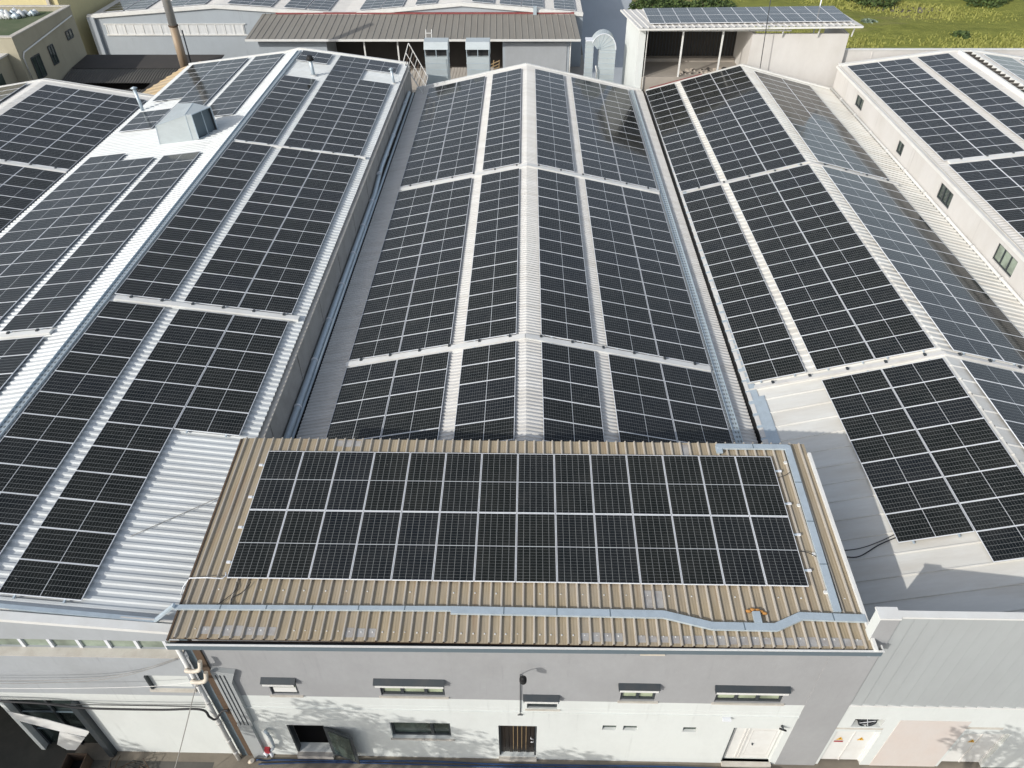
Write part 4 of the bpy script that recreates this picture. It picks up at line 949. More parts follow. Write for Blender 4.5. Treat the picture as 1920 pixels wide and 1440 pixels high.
mb = MB(); mb.box(-27.0, -20.2, 77.6, 81.9, G, 3.8, 'pale_blue_plaster'); mb.box(-2.75, 3.85, 77.6, 81.9, G, 3.82, 'pale_blue_plaster'); mb.box(-20.2, -2.75, 81.5, 81.9, G, 3.9, 'dark_shade'); mb.build('annexe', wk)
mb = MB(); mb.box(-2.5, 3.6, 77.53, 77.6, .4, 3.45, 'blue_grey_plaster'); mb.tube([(3.95, 77.5, 3.7), (3.95, 77.5, G)], .06, 'white_trim', 8); mb.build('door', wk)
MB().box(.25, .6, 81.55, 81.75, 4.95, 5.75, 'galv').build('overflow_box', wk)
# panels on the workshop roof
mb = MB(); uvs = []; rn = []
for (xa, za), (xb, zb_), cols, rows in ((gp[0], gp[1], (1.2, 3.6, 7.6, 9.9), 6), (gp[1], gp[2], (1.0, 3.3, 6.8, 9.2), 6), (gp[2], gp[3], (1.6, 3.9, 7.4), 6), (gp[3], gp[4], (1.0, 3.8, 6.1, 9.4), 6)):
    dv = Vector((xb-xa, 0, zb_-za)).normalized(); nn = Vector((-dv.z, 0, dv.x))
    for cu in cols:
        for rj in range(rows):
            o = Vector((xa, YW+.9+rj*1.16, za))+dv*cu+nn*.15
            ps = [o, o+dv*2.2, o+dv*2.2+Vector((0, 1.12, 0)), o+Vector((0, 1.12, 0))]
            mb.hexa([p-nn*.04 for p in ps]+[p-nn*.003 for p in ps], 'aluminium'); uvs += [0]*48; rn += [0]*48
            e = .02; q = [o+dv*e+Vector((0, e, 0)), o+dv*(2.2-e)+Vector((0, e, 0)), o+dv*(2.2-e)+Vector((0, 1.12-e, 0)), o+dv*e+Vector((0, 1.12-e, 0))]
            mb.poly(q, 'cells'); r = rnd.random(); uvs += [-1.1, -.54, 1.1, -.54, 1.1, .54, -1.1, .54]; rn += [r, 0]*4
mb.uv = {'UVMap': uvs, 'rnd': rn}; tag(mb.build('solar_panels'), 'rows of tiny solar panels on the workshop roof at the top edge', 'solar panels', None, 'stuff')

# white open shed on the right with panels, standing right behind the right hall
sh = thing('open_shed', 'white open fronted shed behind the right hall with panels on its roof', 'shed', (16, 62, G))
def szr(x, y): return 9.46+(x-8.1)*.0105-(y-59.6)*.012
mb = MB(); P = [(7.25, 65.2, szr(7.25, 65.2)), (8.14, 59.6, szr(8.14, 59.6))]; Q = [(24.05, 65.2, szr(24.05, 65.2)), (24.56, 59.6, szr(24.56, 59.6))]
mb.corr(P, Q, .5, .045, .09, .05, 'roof_far'); r0 = mb.build('roof', sh)
mb = MB(); mb.bar((8.12, 59.57, 9.38), (24.58, 59.57, 9.55), .07, .13, 'white_trim'); mb.bar((7.23, 65.2, 9.34), (8.10, 59.57, 9.38), .07, .13, 'white_trim'); mb.bar((24.07, 65.2, 9.50), (24.58, 59.57, 9.55), .07, .1, 'white_trim'); mb.build('trim', r0)
mb = MB(); mb.hexa([(7.75, 64.9, G), (8.22, 60.2, G), (8.72, 60.2, G), (8.2, 64.9, G), (7.75, 64.9, 9.25), (8.22, 60.2, 9.28), (8.72, 60.2, 9.28), (8.2, 64.9, 9.25)], 'white_plaster')
mb.box(16.75, 23.95, 60.2, 60.4, G, 8.92, 'warm_plaster'); mb.box(16.75, 17.0, 60.4, 64.9, G, 8.92, 'warm_plaster'); mb.box(23.75, 23.95, 60.4, 64.9, G, 8.92, 'warm_plaster'); mb.build('wall', sh)
mb = MB()
for k in range(34): mb.box(8.2+k*.26, 8.25+k*.26, 64.78, 64.86, 5.74, 9.3, 'dark_metal')
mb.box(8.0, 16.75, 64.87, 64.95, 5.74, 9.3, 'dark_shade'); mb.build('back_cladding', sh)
mb = MB(); mb.box(8.7, 16.75, 60.22, 64.86, G, 5.74, 'yard'); mb.box(8.7, 16.7, 64.0, 64.7, 5.74, 6.0, 'yard'); mb.build('floor', sh)
mb = MB(); mb.box(8.72, 19.6, 60.24, 60.32, 9.08, 9.18, 'white_trim'); mb.build('beam', sh)
for xx in (11.55, 14.55): MB().box(xx-.06, xx+.06, 60.24, 60.36, 5.74, 9.1, 'white_trim').build('post', sh)
for xx in (11.0, 13.6, 16.3, 18.9, 21.57, 24.1): MB().bar((xx, 60.1, 8.75 if xx > 18 else 9.15), (xx, 59.9, 9.36), .08, .08, 'white_trim').build('strut', sh)
MB().tube([(8.85, 60.1, G), (8.85, 60.1, 9.15), (8.95, 59.9, 9.32)], .04, 'white_trim', 8).build('downpipe', sh)
mb = MB(); uvs = []; rn = []
for k in range(13):
    for rj in (0, 1):
        x = 8.95+k*1.16; y = 60.35+rj*2.3
        def rz(x, y): return szr(x, y)+.16
        ps = [(x, y), (x+1.134, y), (x+1.134, y+2.26), (x, y+2.26)]
        mb.hexa([(a, b, rz(a, b)-.04) for a, b in ps]+[(a, b, rz(a, b)-.003) for a, b in ps], 'aluminium'); uvs += [0]*48; rn += [0]*48
        e = .02; ps = [(x+e, y+e), (x+1.134-e, y+e), (x+1.134-e, y+2.26-e), (x+e, y+2.26-e)]
        mb.poly([(a, b, rz(a, b)) for a, b in ps], 'cells'); uvs += [-1.1, -.54, -1.1, .54, 1.1, .54, 1.1, -.54]; rn += [rnd.random(), 0]*4
mb.uv = {'UVMap': uvs, 'rnd': rn}; tag(mb.build('solar_panels'), 'two rows of small solar panels on the open shed roof', 'solar panels', None, 'stuff')
mb = MB(); rnd = random.Random(9)
for k in range(80):
    x = rnd.uniform(11.8, 15.9); y = rnd.uniform(60.8, 61.8)+(x-12)*.15; s_ = rnd.uniform(.05, .15)
    mb.hexa([(x-s_, y-s_*.7, 5.74), (x+s_, y-s_, 5.74), (x+s_*.8, y+s_, 5.74), (x-s_, y+s_*.6, 5.74), (x-s_*.4, y-s_*.5, 5.74+s_*1.1), (x+s_*.6, y-s_*.3, 5.74+s_*.9), (x+s_*.3, y+s_*.5, 5.74+s_), (x-s_*.6, y+s_*.4, 5.74+s_*.8)], 'rubble' if rnd.random() < .7 else 'dark_shade')
tag(mb.build('rubble'), 'scattered rubble on the shed floor', 'rubble', None, 'stuff')
# boundary wall
bw = MB(); bw.box(23.96, 62, 60.6, 60.85, G, 7.62, 'warm_plaster'); x = 26.2
while x < 62: bw.box(x, x+.1, 60.57, 60.6, G, 7.62, 'warm_plaster'); x += 4.1
bw.box(23.96, 62, 60.55, 60.9, 7.62, 7.69, 'white_trim'); tag(bw.build('boundary_wall'), 'long pale boundary wall in front of the green field', 'wall')
# poles
tag(MB().tube([(17.54, 59.3, 6.5), (17.2, 59.3, 13.5)], .03, 'dark_metal', 6).build('antenna_pole'), 'thin dark pole in front of the white shed', 'pole')
tag(MB().tube([(23.17, 65.6, G), (23.17, 65.6, 12.0)], .05, 'aluminium', 6).build('light_pole'), 'thin pale pole rising behind the shed roof', 'pole')

# twin ventilation towers
for i, xc in enumerate((-7.62, -4.25)):
    t = thing('ventilation_tower', 'galvanised ventilation tower with slanted hood, %s of the pair' % ('left' if i == 0 else 'right'), 'ventilation tower', (xc, 63.6, G), 'pair of ventilation towers')
    wd = .92
    mb = MB(); mb.box(xc-wd, xc+wd, 63.0, 64.4, G, 6.4, 'galv_duct')
    zz = 3.9
    while zz < 6.3: mb.box(xc-wd-.02, xc+wd+.02, 62.98, 64.42, zz, zz+.035, 'galv'); zz += .5
    mb.build('shaft', t)
    mb = MB(); mb.box(xc-wd+.05, xc+wd-.05, 63.35, 64.35, 6.4, 7.2, 'black'); mb.build('opening', t)
    mb = MB()
    mb.hexa([(xc-wd-.05, 62.95, 6.98), (xc+wd+.05, 62.95, 6.98), (xc+wd+.05, 64.45, 6.98), (xc-wd-.05, 64.45, 6.98), (xc-wd-.05, 63.25, 7.48), (xc+wd+.05, 63.25, 7.48), (xc+wd+.05, 64.2, 7.55), (xc-wd-.05, 64.2, 7.55)], 'galv_duct')
    for xx in (xc-wd+.02, xc, xc+wd-.02): mb.box(xx-.025, xx+.025, 63.02, 63.08, 6.4, 6.98, 'galv')
    mb.hexa([(xc+wd-.02, 63.08, 6.4), (xc+wd+.05, 63.08, 6.4), (xc+wd+.05, 64.42, 6.4), (xc+wd-.02, 64.42, 6.4), (xc+wd-.02, 63.08, 6.98), (xc+wd+.05, 63.08, 6.98), (xc+wd+.05, 64.42, 6.98), (xc+wd-.02, 64.42, 6.98)], 'galv_duct')
    mb.build('hood', t)
# gooseneck duct
t = thing('gooseneck_duct', 'large galvanised gooseneck duct curving over beside the workshop', 'duct', (6, 63, G))
mb = MB(); mb.box(5.55, 6.85, 63.0, 64.3, G, 6.95, 'galv_duct'); zz = 4.2
while zz < 6.9: mb.box(5.53, 6.87, 62.98, 64.32, zz, zz+.035, 'galv'); zz += .42
mb.build('main_leg', t)
mb = MB(); mb.box(4.45, 5.08, 63.2, 64.0, G, 7.55, 'galv_duct'); zz = 4.3
while zz < 7.4: mb.box(4.43, 5.10, 63.18, 64.02, zz, zz+.035, 'galv'); zz += .4
mb.box(4.42, 5.11, 63.16, 64.04, 7.55, 7.62, 'aluminium'); mb.build('side_leg', t)
mb = MB(); n = 14; ro = []; ri = []
for k in range(n+1):
    a = math.pi*k/n*.86; ro.append((5.85+1.0*math.cos(a), 6.95+1.22*math.sin(a))); ri.append((5.47+.08*math.cos(a)-.0*k, 6.95+.12*math.sin(a)))
for k in range(n):
    (xa, za), (xb, zb_) = ro[k], ro[k+1]; (xc, zc_), (xd, zd) = ri[k], ri[k+1]
    mb.hexa([(xc, 63.0, zc_), (xa, 63.0, za), (xa, 64.3, za), (xc, 64.3, zc_), (xd, 63.0, zd), (xb, 63.0, zb_), (xb, 64.3, zb_), (xd, 64.3, zd)], 'galv_duct')
mb.build('bend', t)
mb = MB()
for k in range(0, n+1, 2):
    mb.bar((ri[k][0], 62.985, ri[k][1]), (ro[k][0], 62.985, ro[k][1]), .03, .03, 'galv')
for (xa, za), (xb, zb_) in zip(ro, ro[1:]): mb.bar((xa, 62.98, za), (xb, 62.98, zb_), .05, .05, 'aluminium')
mb.build('seam', t)
tag(MB().tube([(5.4, 62.8, 4), (5.4, 62.8, 5.4), (5.3, 62.8, 5.8)], .05, 'white_trim', 8).build('downpipe'), 'thin white pipe standing in front of the gooseneck duct', 'pipe')
# ladder
t = thing('ladder', 'thin white steel ladder leaning beside the left ventilation tower', 'ladder', (-9.9, 72, G))
mb = MB(); mb.bar((-9.95, 72.3, 0), (-9.95, 75.5, 5.2), .06, .06, 'white_trim'); mb.bar((-9.4, 72.3, 0), (-9.4, 75.5, 5.2), .06, .06, 'white_trim'); mb.build('rail', t)
mb = MB()
for k in range(14): s_ = k/14; mb.bar((-9.95, 72.3+3.2*s_, 5.2*s_+.1), (-9.4, 72.3+3.2*s_, 5.2*s_+.1), .05, .05, 'white_trim')
mb.build('rung', t)
# roof access gate (lattice) tilted at the back corner of the left hall
t = thing('lattice_gate', 'tilted rusty lattice gate at the far end of the gutter', 'gate', (-9.2, 58.8, 5))
A_ = Vector((-9.85, 60.0, 6.9)); B_ = Vector((-8.25, 58.2, 5.1)); up = Vector((.45, .55, 1.25))
mb = MB(); mb.bar(A_, B_, .05, .05, 'white_trim'); mb.bar(A_+up, B_+up*.9, .05, .05, 'flashing'); mb.bar(A_, A_+up, .05, .05, 'flashing'); mb.bar(B_, B_+up*.9, .05, .05, 'flashing'); mb.bar(A_+up*.5, B_+up*.45, .04, .04, 'flashing'); mb.build('frame', t)
mb = MB()
for k in range(1, 9): s_ = k/9; mb.bar(A_.lerp(B_, s_), (A_+up).lerp(B_+up*.9, s_), .03, .03, 'rusty' if k % 2 else 'flashing')
mb.build('bars', t)
# wooden deck, pallet, tarp
mb = MB(); 
for k in range(14): mb.box(-7.3+k*.28, -7.05+k*.28, 65.0, 72, G+.02, 2.8, 'plank')
tag(mb.build('timber_deck'), 'planked timber platform between the two ventilation towers', 'platform')
mb = MB(); mb.box(-11.4, -9.6, 63.5, 73, G+.02, 2.2, 'plank'); tag(mb.build('timber_walkway'), 'timber walkway left of the ladder foot', 'walkway')
mb = MB()
for k in range(6): mb.bar((-3.9+k*.03, 74.2, 1.0+k*.28), (-2.95, 74.5, 1.25+k*.28), .12, .05, 'wood')
for a in (-3.7, -3.15): mb.bar((a, 74.4, .9), (a+.2, 74.5, 2.7), .08, .08, 'wood')
tag(mb.build('pallet'), 'yellow wooden pallet leaning by the grey annexe wall', 'pallet')
tag(MB().box(-3.6, -2.2, 71.5, 73.2, G, 1.6, 'blue_tarp').box(-3.5, -2.3, 71.6, 73.1, 1.6, 1.75, 'blue_tarp').build('covered_pile'), 'blue tarpaulin covered pile in front of the annexe', 'pile')

# chimney stack on the left
ch = thing('chimney', 'tall steel chimney, grey above and rusty brown below, left background', 'chimney', (-29.95, 66.4, 4.4))
mb = MB(); mb.tube([(-29.95, 66.4, 3.8), (-29.95, 66.4, 7.9)], .36, 'brown_stack', 20, True, .35); mb.build('lower_section', ch)
mb = MB(); mb.tube([(-29.95, 66.4, 7.9), (-29.95, 66.4, 15)], .34, 'steel_stack', 20); mb.build('upper_section', ch)
mb = MB(); mb.tube([(-29.95, 66.4, 7.86), (-29.95, 66.4, 7.96)], .40, 'rusty', 20); mb.build('collar', ch)
mb = MB(); mb.tube([(-29.4, 66.6, 3.8), (-29.4, 66.6, 7.5)], .06, 'dark_metal', 8); mb.build('side_pipe', ch)
# dark sheds behind the far left hall
ds = thing('low_shed', 'low dark corrugated roofed shed behind the far left hall', 'shed', (-38, 64, G))
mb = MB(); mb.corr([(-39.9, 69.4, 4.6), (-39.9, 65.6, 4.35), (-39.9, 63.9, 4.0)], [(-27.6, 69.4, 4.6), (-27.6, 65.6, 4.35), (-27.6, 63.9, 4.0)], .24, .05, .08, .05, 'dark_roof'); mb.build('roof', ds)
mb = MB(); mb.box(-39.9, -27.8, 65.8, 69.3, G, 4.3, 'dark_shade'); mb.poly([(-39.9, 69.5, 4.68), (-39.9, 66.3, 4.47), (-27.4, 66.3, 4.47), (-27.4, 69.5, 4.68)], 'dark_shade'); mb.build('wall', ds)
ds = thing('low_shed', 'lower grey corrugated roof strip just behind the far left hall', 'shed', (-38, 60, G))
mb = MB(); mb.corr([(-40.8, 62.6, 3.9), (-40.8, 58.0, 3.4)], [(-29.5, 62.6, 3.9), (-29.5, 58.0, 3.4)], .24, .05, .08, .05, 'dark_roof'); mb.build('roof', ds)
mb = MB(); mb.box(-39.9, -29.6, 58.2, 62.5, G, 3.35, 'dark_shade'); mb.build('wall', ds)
oc = thing('lean_to_roof', 'ochre and grey patched lean-to roof beside the left hall', 'roof', (-29, 60, 4))
mb = MB(); mb.corr([(-31.0, 56.2, 4.9), (-27.0, 54.4, 6.1)], [(-29.6, 65.2, 4.9), (-26.95, 63.0, 6.1)], 1.0, .05, .12, .06, 'ochre_roof'); mb.build('sheet', oc)
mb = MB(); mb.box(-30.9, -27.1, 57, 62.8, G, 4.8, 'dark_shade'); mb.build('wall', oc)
# beige house with flat roof
bh = thing('flat_roofed_house', 'shaded beige flat roofed house at the upper left corner', 'house', (-50, 72, G))
XH = -40.0
zr = 8.65
mb = MB(); mb.box(XH-9, XH, 60.2, 69.65, G, zr-.5, 'beige_wall')
mb.box(XH-.3, XH, 60.2, 69.65, zr-.5, zr, 'beige_wall'); mb.box(XH-9, XH-.3, 60.2, 60.5, zr-.5, zr, 'beige_wall'); mb.box(XH-9, XH-.3, 69.35, 69.65, zr-.5, zr, 'beige_wall'); mb.build('wall', bh)
mb = MB(); mb.box(XH-9, XH-.3, 60.5, 69.35, zr-.5, zr-.35, 'green_roof'); mb.build('roof', bh)
mb = MB(); mb.box(XH-.36, XH+.05, 60.14, 69.7, zr, zr+.07, 'sill'); mb.box(XH-9, XH-.36, 60.14, 60.54, zr, zr+.07, 'sill'); mb.box(XH-9, XH-.36, 69.31, 69.71, zr, zr+.07, 'sill'); mb.build('parapet_cap', bh)
for (ya, yb, za, zb_) in ((61.45, 62.7, 5.1, 6.75), (64.2, 65.0, 5.4, 6.83), (67.5, 68.5, 6.47, 7.1)):
    mb = MB(); mb.box(XH+.0, XH+.03, ya, yb, za, zb_, 'window_glass'); wv = mb.build('window', bh)
    mb = MB()
    for a in (ya, (ya+yb)/2, yb): mb.box(XH+.03, XH+.07, a-.05, a+.05, za, zb_, 'dark_metal')
    for a in (za, zb_): mb.box(XH+.032, XH+.068, ya, yb, a-.05, a+.05, 'dark_metal')
    mb.build('frame', wv)
mb = MB(); mb.tube([(XH+.1, 69.2, 8.0), (XH+.1, 60.8, 7.4), (XH+.1, 60.5, 7.1), (XH+.1, 60.5, 3)], .06, 'white_trim', 6); mb.build('drainpipe', bh)
mb = MB(); rnd = random.Random(12)
for k in range(26):
    x = XH-5.8+rnd.random()*3.4; y = 66.9+rnd.random()*1.4; mb.tube([(x-.25, y, zr-.3), (x, y+.1, zr-.1+rnd.random()*.15), (x+.25, y, zr-.3)], .16+.1*rnd.random(), 'curtain' if k % 3 else 'galv', 7)
tag(mb.build('plastic_sheeting'), 'crumpled white and blue plastic sheets on the flat roof', 'sheeting')
bh = thing('flat_roofed_house', 'lower beige annexe in front of the flat roofed house', 'house', (-50, 62, G))
mb = MB(); mb.box(-51, -40.9, 55.9, 60.15, G, 7.4, 'beige_wall'); mb.box(-51, -40.8, 55.8, 60.18, 7.4, 7.52, 'flashing'); mb.build('wall', bh)
MB().box(-40.9, -40.86, 57.3, 58.6, 4.85, 6.5, 'window_glass').build('window', bh)
# yellow house
yh = thing('yellow_house', 'pale yellow house squeezed between the beige house and the workshop', 'house', (-53, 84, G))
mb = MB(); mb.box(-62, -47.0, 80, 92, G, 7.6, 'yellow_wall'); mb.build('wall', yh)
MB().box(-62.2, -46.8, 79.8, 92.2, 7.6, 7.8, 'sill').build('roof', yh)
MB().box(-48.0, -47.7, 79.7, 80, 5.8, 8.3, 'sill').build('chimney', yh)
tag(MB().tube([(-52.5, 88, 6.5), (-52.5, 88, 9.5)], .05, 'dark_metal', 6).build('mast'), 'thin mast above the yellow house', 'mast')
ph = thing('pink_house', 'sliver of pink walled house in the top left corner', 'house', (-66, 84, G))
mb = MB(); mb.box(-76, -62.5, 80, 90, G, 6.0, 'pink_house'); mb.build('wall', ph); MB().box(-76.2, -62.3, 79.8, 90.2, 6.0, 6.2, 'sill').build('roof', ph)

# ------------------------------------------------------------ wires
def wire(pts, r, mat, label, grp='cables and wires', n=8, name='cable'):
    return tag(MB().tube(smooth_path(pts, n), r, mat, 6).build(name), label, 'cable', grp)
wire([(-20, 10.55, 3.62), (-17, 10.55, 3.58), (-14.5, 10.5, 3.55), (-13.2, 10.5, 3.30), (-11, 10.5, 3.28), (-9.7, 10.5, 3.35), (-9.45, 10.4, 3.1), (-9.3, 10.4, 2.95), (-9.1, 10.55, 3.15), (-8.9, 10.55, 3.2)], .035, 'cable', 'thick black cable bundle sagging across the left hall front')
wire([(-20, 10.6, 3.50), (-15.5, 10.6, 3.42), (-13.6, 10.55, 3.42), (-11, 10.55, 3.42), (-9.5, 10.5, 3.5)], .015, 'cable', 'thin black cable just above the thick bundle')
wire([(-20, 10.4, 4.9), (-14, 10.45, 5.0), (-11.5, 10.5, 5.3), (-9.6, 10.6, 6.1)], .010, 'wire_grey', 'grey wire rising to the end of the strip window')
wire([(-20, 10.4, 4.75), (-14, 10.45, 4.85), (-11.5, 10.5, 5.2), (-9.6, 10.6, 6.05)], .010, 'wire_grey', 'second grey wire just below the rising one')
wire([(-20, 10.4, 4.7), (-15, 10.4, 4.62), (-11, 10.45, 4.75), (-9.4, 10.5, 5.0)], .010, 'white_trim', 'pale wire crossing the small blocked window')
wire([(-9.35, 10.5, 4.95), (-10.4, 9.9, 2.2), (-11.2, 9.3, .2)], .014, 'wire_grey', 'straight guy wire slanting down to the pavement at the left', n=3)
wire([(-8.05, 12.1, fz(12.1)+.06), (-8.0, 11.9, fz(11.9)+.05), (-8.15, 11.65, fz(11.6)+.06), (-8.45, 11.35, fz(11.4)+.06)], .012, 'cable', 'left black cable loop below the tan roof panels')
wire([(-7.65, 12.1, fz(12.1)+.06), (-7.8, 11.8, fz(11.8)+.06), (-8.05, 11.6, fz(11.6)+.06), (-7.95, 11.35, fz(11.4)+.06)], .012, 'cable', 'right black cable loop below the tan roof panels')
wire([(7.85, 13.35, fz(13.3)+.07), (8.05, 13.3, fz(13.3)+.08), (8.25, 13.15, fz(13.2)+.1)], .012, 'cable', 'black cable from the array to the side tray')
wire([(7.85, 16.0, fz(16)+.07), (8.1, 16.1, fz(16)+.08), (8.25, 16.2, fz(16.2)+.1)], .010, 'cable', 'short black cable near the top of the side tray')
wire([(9.3, 15.0, 5.25), (9.9, 15.1, RL.zx(9.9, 15)-.09), (10.6, 14.85, RL.zx(10.6, 15)-.09), (11.4, 15.2, RL.zx(11.4, 15)-.09), (12.2, 15.45, RL.zx(12.2, 15)-.09)], .02, 'cable', 'black cable on the shaded white roof right of the tan roof')
wire([(9.3, 15.05, 5.25), (9.9, 15.2, RL.zx(9.9, 15)-.09), (10.7, 15.15, RL.zx(10.7, 15)-.09), (11.4, 15.3, RL.zx(11.4, 15)-.09), (12.2, 15.6, RL.zx(12.2, 15)-.09)], .015, 'cable', 'second black cable on the shaded white roof')
wire([(-12.0, 14.0, LR.zx(-12, 14)-.08), (-10.5, 15.3, LR.zx(-10.5, 15)-.06), (-9.5, 15.9, 7.0)], .012, 'wire_grey', 'grey wire from the left roof panels to the tan roof', n=3)
wire([(-9.62, 11.6, 6.70), (-9.65, 13.0, 6.7), (-9.62, 15.0, 6.7), (-9.6, 17.0, 6.7)], .02, 'galv', 'thin conduit beside the tan roof left edge')
wire([(-9.9, 12.2, 6.72), (-9.4, 12.2, 7.55), (-8.45, 12.15, 7.62), (-8.42, 12.35, 7.62)], .018, 'aluminium', 'silver conduit from the left roof to the tan roof array', n=2)
wire([(-9.95, 18.2, 6.66), (-9.93, 17.0, 6.68), (-9.9, 15.2, 6.70)], .012, 'red', 'thin red cable on the left roof near the tan roof corner')

# ------------------------------------------------------------ entrance canopy sheet and clutter at bottom left
sc_ = thing('awning', 'folded white sheet awning over the workshop door', 'awning', (-15, 10.5, 1.8))
mb = MB()
def plate(mb, pts, mat, th=.02):
    n = len(pts); f = [Vector(p) for p in pts]; nm = (f[1]-f[0]).cross(f[2]-f[0]).normalized()*th
    mb.poly(f, mat); mb.poly([p-nm for p in reversed(f)], mat)
    for i in range(n): a, b = f[i], f[(i+1) % n]; mb.poly([a, a-nm, b-nm, b], mat)
plate(mb, [(-15.9, 10.62, 2.75), (-15.72, 10.55, 2.3), (-14.68, 10.55, 1.6), (-14.05, 10.6, 1.15), (-13.82, 10.64, 1.45), (-14.9, 10.64, 2.2)], 'white_trim'); mb.build('upper_fold', sc_)
mb = MB(); plate(mb, [(-14.70, 10.56, 1.58), (-15.1, 10.52, .75), (-14.9, 10.50, .4), (-14.62, 10.5, .4), (-14.07, 10.58, 1.13)], 'white_trim'); mb.build('lower_fold', sc_)
mb = MB(); mb.box(-14.85, -14.25, 9.9, 9.93, G, .35, 'rusty'); mb.box(-14.85, -14.25, 10.4, 10.43, G, .35, 'rusty'); mb.box(-14.88, -14.85, 9.9, 10.43, G, .35, 'rusty'); mb.box(-14.25, -14.22, 9.9, 10.43, G, .35, 'rusty'); mb.box(-14.85, -14.25, 9.93, 10.4, G, G+.05, 'black')
tag(mb.build('open_crate'), 'dark open wooden crate on the pavement under the awning', 'crate')
mb = MB(); rnd = random.Random(21)
for k in range(26):
    x = -13.0+rnd.uniform(-.7, .7); y = 10.1+rnd.uniform(-.3, .25); a = rnd.uniform(0, math.pi)
    mb.tube([(x-.25*math.cos(a), y-.25*math.sin(a), G+.03+rnd.random()*.1), (x, y, G+.15+rnd.random()*.3), (x+.25*math.cos(a), y+.25*math.sin(a), G+.03+rnd.random()*.15)], .014, 'rusty' if k % 2 else 'black', 5)
tag(mb.build('scrap_heap'), 'tangled heap of dark scrap bars on the pavement', 'scrap', None, 'stuff')

# ------------------------------------------------------------ vegetation
def tree(name, x, y, h, cr, label, seed, cz=.62, n=2600, leaf=.16, cat='tree', grp=None, mat='leaf'):
    rnd = random.Random(seed); t = thing(name, label, cat, (x, y, G), grp)
    mb = MB(); mb.tube(smooth_path([(x, y, G), (x+.1, y+.05, G+h*.3), (x-.05, y, G+h*.6)], 4), h*.03, 'trunk', 8, True, h*.014)
    cen_ = []
    for k in range(9):
        a = k*2.4; r = cr*(.35+.5*rnd.random()); c = Vector((x+r*math.cos(a), y+r*math.sin(a), G+h*cz+cr*rnd.uniform(-.45, .6))); cen_.append((c, cr*rnd.uniform(.35, .6)))
        mb.tube([(x, y, G+h*(.3+.03*k)), ((x+c.x)/2, (y+c.y)/2, (G+h*.4+c.z)/2), c], h*.011, 'trunk', 5, False, h*.004)
    mb.build('trunk', t)
    mb = MB()
    for k in range(n):
        c, r = rnd.choice(cen_); d = Vector((rnd.gauss(0, 1), rnd.gauss(0, 1), rnd.gauss(0, .8))).normalized()*r*rnd.random()**.45; p = c+d
        u = Vector((rnd.gauss(0, 1), rnd.gauss(0, 1), rnd.gauss(0, 1))).normalized(); v = u.orthogonal().normalized(); L = leaf*rnd.uniform(.6, 1.3)
        mb.poly([p-u*L, p+v*L*.45, p+u*L, p-v*L*.45], mat)
    mb.build('crown', t)
# street trees in front of the office (below the frame); their shade falls on the white wall
tree('street_tree', -13.6, 3.3, 9.0, 2.0, 'leafy street tree across the pavement from the left facade', 1, .80, 1900, .13, grp='street trees')
tree('street_tree', -10.2, 3.5, 8.0, 1.6, 'slimmer street tree nearer the entrance door', 5, .78, 1300, .12, grp='street trees')
tree('street_tree', -6.4, 3.4, 6.6, 1.4, 'smaller street tree opposite the entrance door', 2, .76, 1000, .12, grp='street trees')
tree('street_tree', -24.4, 3.0, 7.6, 3.1, 'dense street tree opposite the workshop door', 3, .74, 5200, .2, grp='street trees')
tree('street_tree', 7.9, 3.9, 8.6, 1.5, 'street tree opposite the bricked up gate', 4, .80, 1100, .13, grp='street trees')
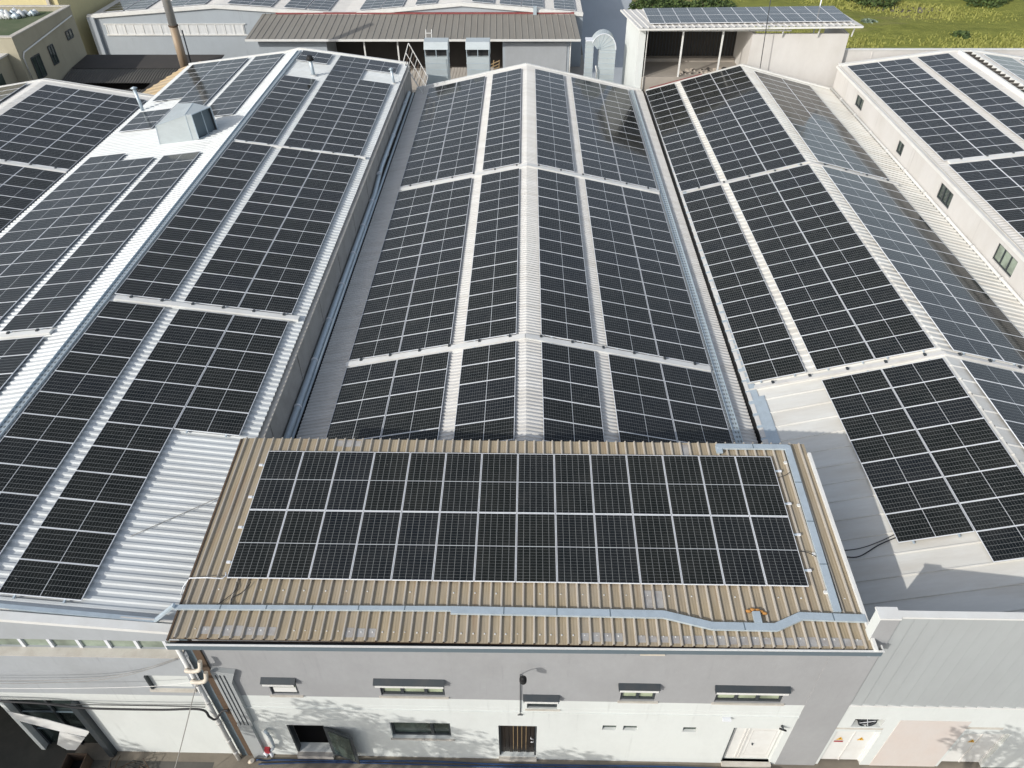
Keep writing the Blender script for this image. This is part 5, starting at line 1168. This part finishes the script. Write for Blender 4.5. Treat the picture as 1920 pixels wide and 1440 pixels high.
# bushes in the field
BG_ = 'bushes in the field'
def bush(x, y, r, h, label, seed, n, mat, grp=BG_):
    rnd = random.Random(seed); t = thing('bush', label, 'bush', (x, y, G), grp); mb = MB()
    for k in range(7): a = k*.9; mb.tube([(x, y, G), (x+.5*r*math.cos(a), y+.5*r*math.sin(a), G+h*.7)], .04, 'trunk', 5)
    mb.build('stem', t); mb = MB()
    for k in range(n):
        a = rnd.random()*math.tau; rr = r*math.sqrt(rnd.random()); hh = h*(1-.6*(rr/r)**2)*rnd.random()**.6
        p = Vector((x+rr*math.cos(a)*(1+.25*math.sin(3*a+seed)), y+rr*math.sin(a), G+.1+hh)); u = Vector((rnd.gauss(0, 1), rnd.gauss(0, 1), rnd.gauss(0, 1))).normalized(); v = u.orthogonal().normalized(); L = .2*rnd.uniform(.6, 1.4)
        mb.poly([p-u*L, p+v*L*.5, p+u*L, p-v*L*.5], mat)
    mb.build('foliage', t)
bush(23.0, 103.5, 3.0, 1.6, 'rounded green bush at the top edge behind the shed', 31, 1500, 'leaf')
bush(44.5, 107.5, 3.4, 1.8, 'dark bush on the top edge of the field', 32, 1300, 'leaf'); bush(58.5, 107, 3.0, 1.8, 'dark bush in the top right corner of the field', 33, 1200, 'leaf')
bush(40.2, 96.5, 1.2, .9, 'pale sage bush in the middle of the field, right of its twin', 34, 500, 'sage'); bush(37.6, 97.2, 1.1, .8, 'pale sage bush in the middle of the field, left of its twin', 35, 450, 'sage')
bush(33.8, 90.5, 1.0, .6, 'small sage bush near the boundary wall', 36, 350, 'sage'); bush(49.5, 92.2, 1.0, .7, 'small dark bush on the brown patch', 37, 350, 'leaf')
bush(15.5, 103.5, 2.6, 1.7, 'dark bush at the field edge beside the back road', 38, 1200, 'leaf'); bush(18.5, 104.5, 2.2, 1.2, 'dark scrub right of the back road', 39, 900, 'leaf')
bush(-44.4, 79.6, .8, 1.6, 'dark shrub at the foot of the yellow house', 40, 400, 'leaf', None)
# grass tufts over the field: one object
mb = MB(); rnd = random.Random(77)
for k in range(15000):
    x = 15+rnd.random()*62; y = 87.6+rnd.random()**1.2*34
    nz = math.sin(x*.22+2*math.sin(y*.17))+math.sin(y*.5+x*.13)
    if nz < -1.6+rnd.random()*2.2: continue
    z = G+.1+.25; a = rnd.random()*math.tau; h = rnd.uniform(.0, .16); wd = rnd.uniform(.08, .25)
    for q in range(2):
        dx, dy = math.cos(a+q*1.5)*wd, math.sin(a+q*1.5)*wd
        mb.poly([(x-dx, y-dy, z-.25), (x+dx, y+dy, z-.25), (x+dx*.4+rnd.uniform(-.1, .1), y+dy*.4, z+h)], 'grass_leaf')
tag(mb.build('meadow_grass'), 'uneven bright green meadow grass on the field', 'grass', None, 'stuff')

for o in list(bpy.data.objects):
    if '_rot' in o: del o['_rot']
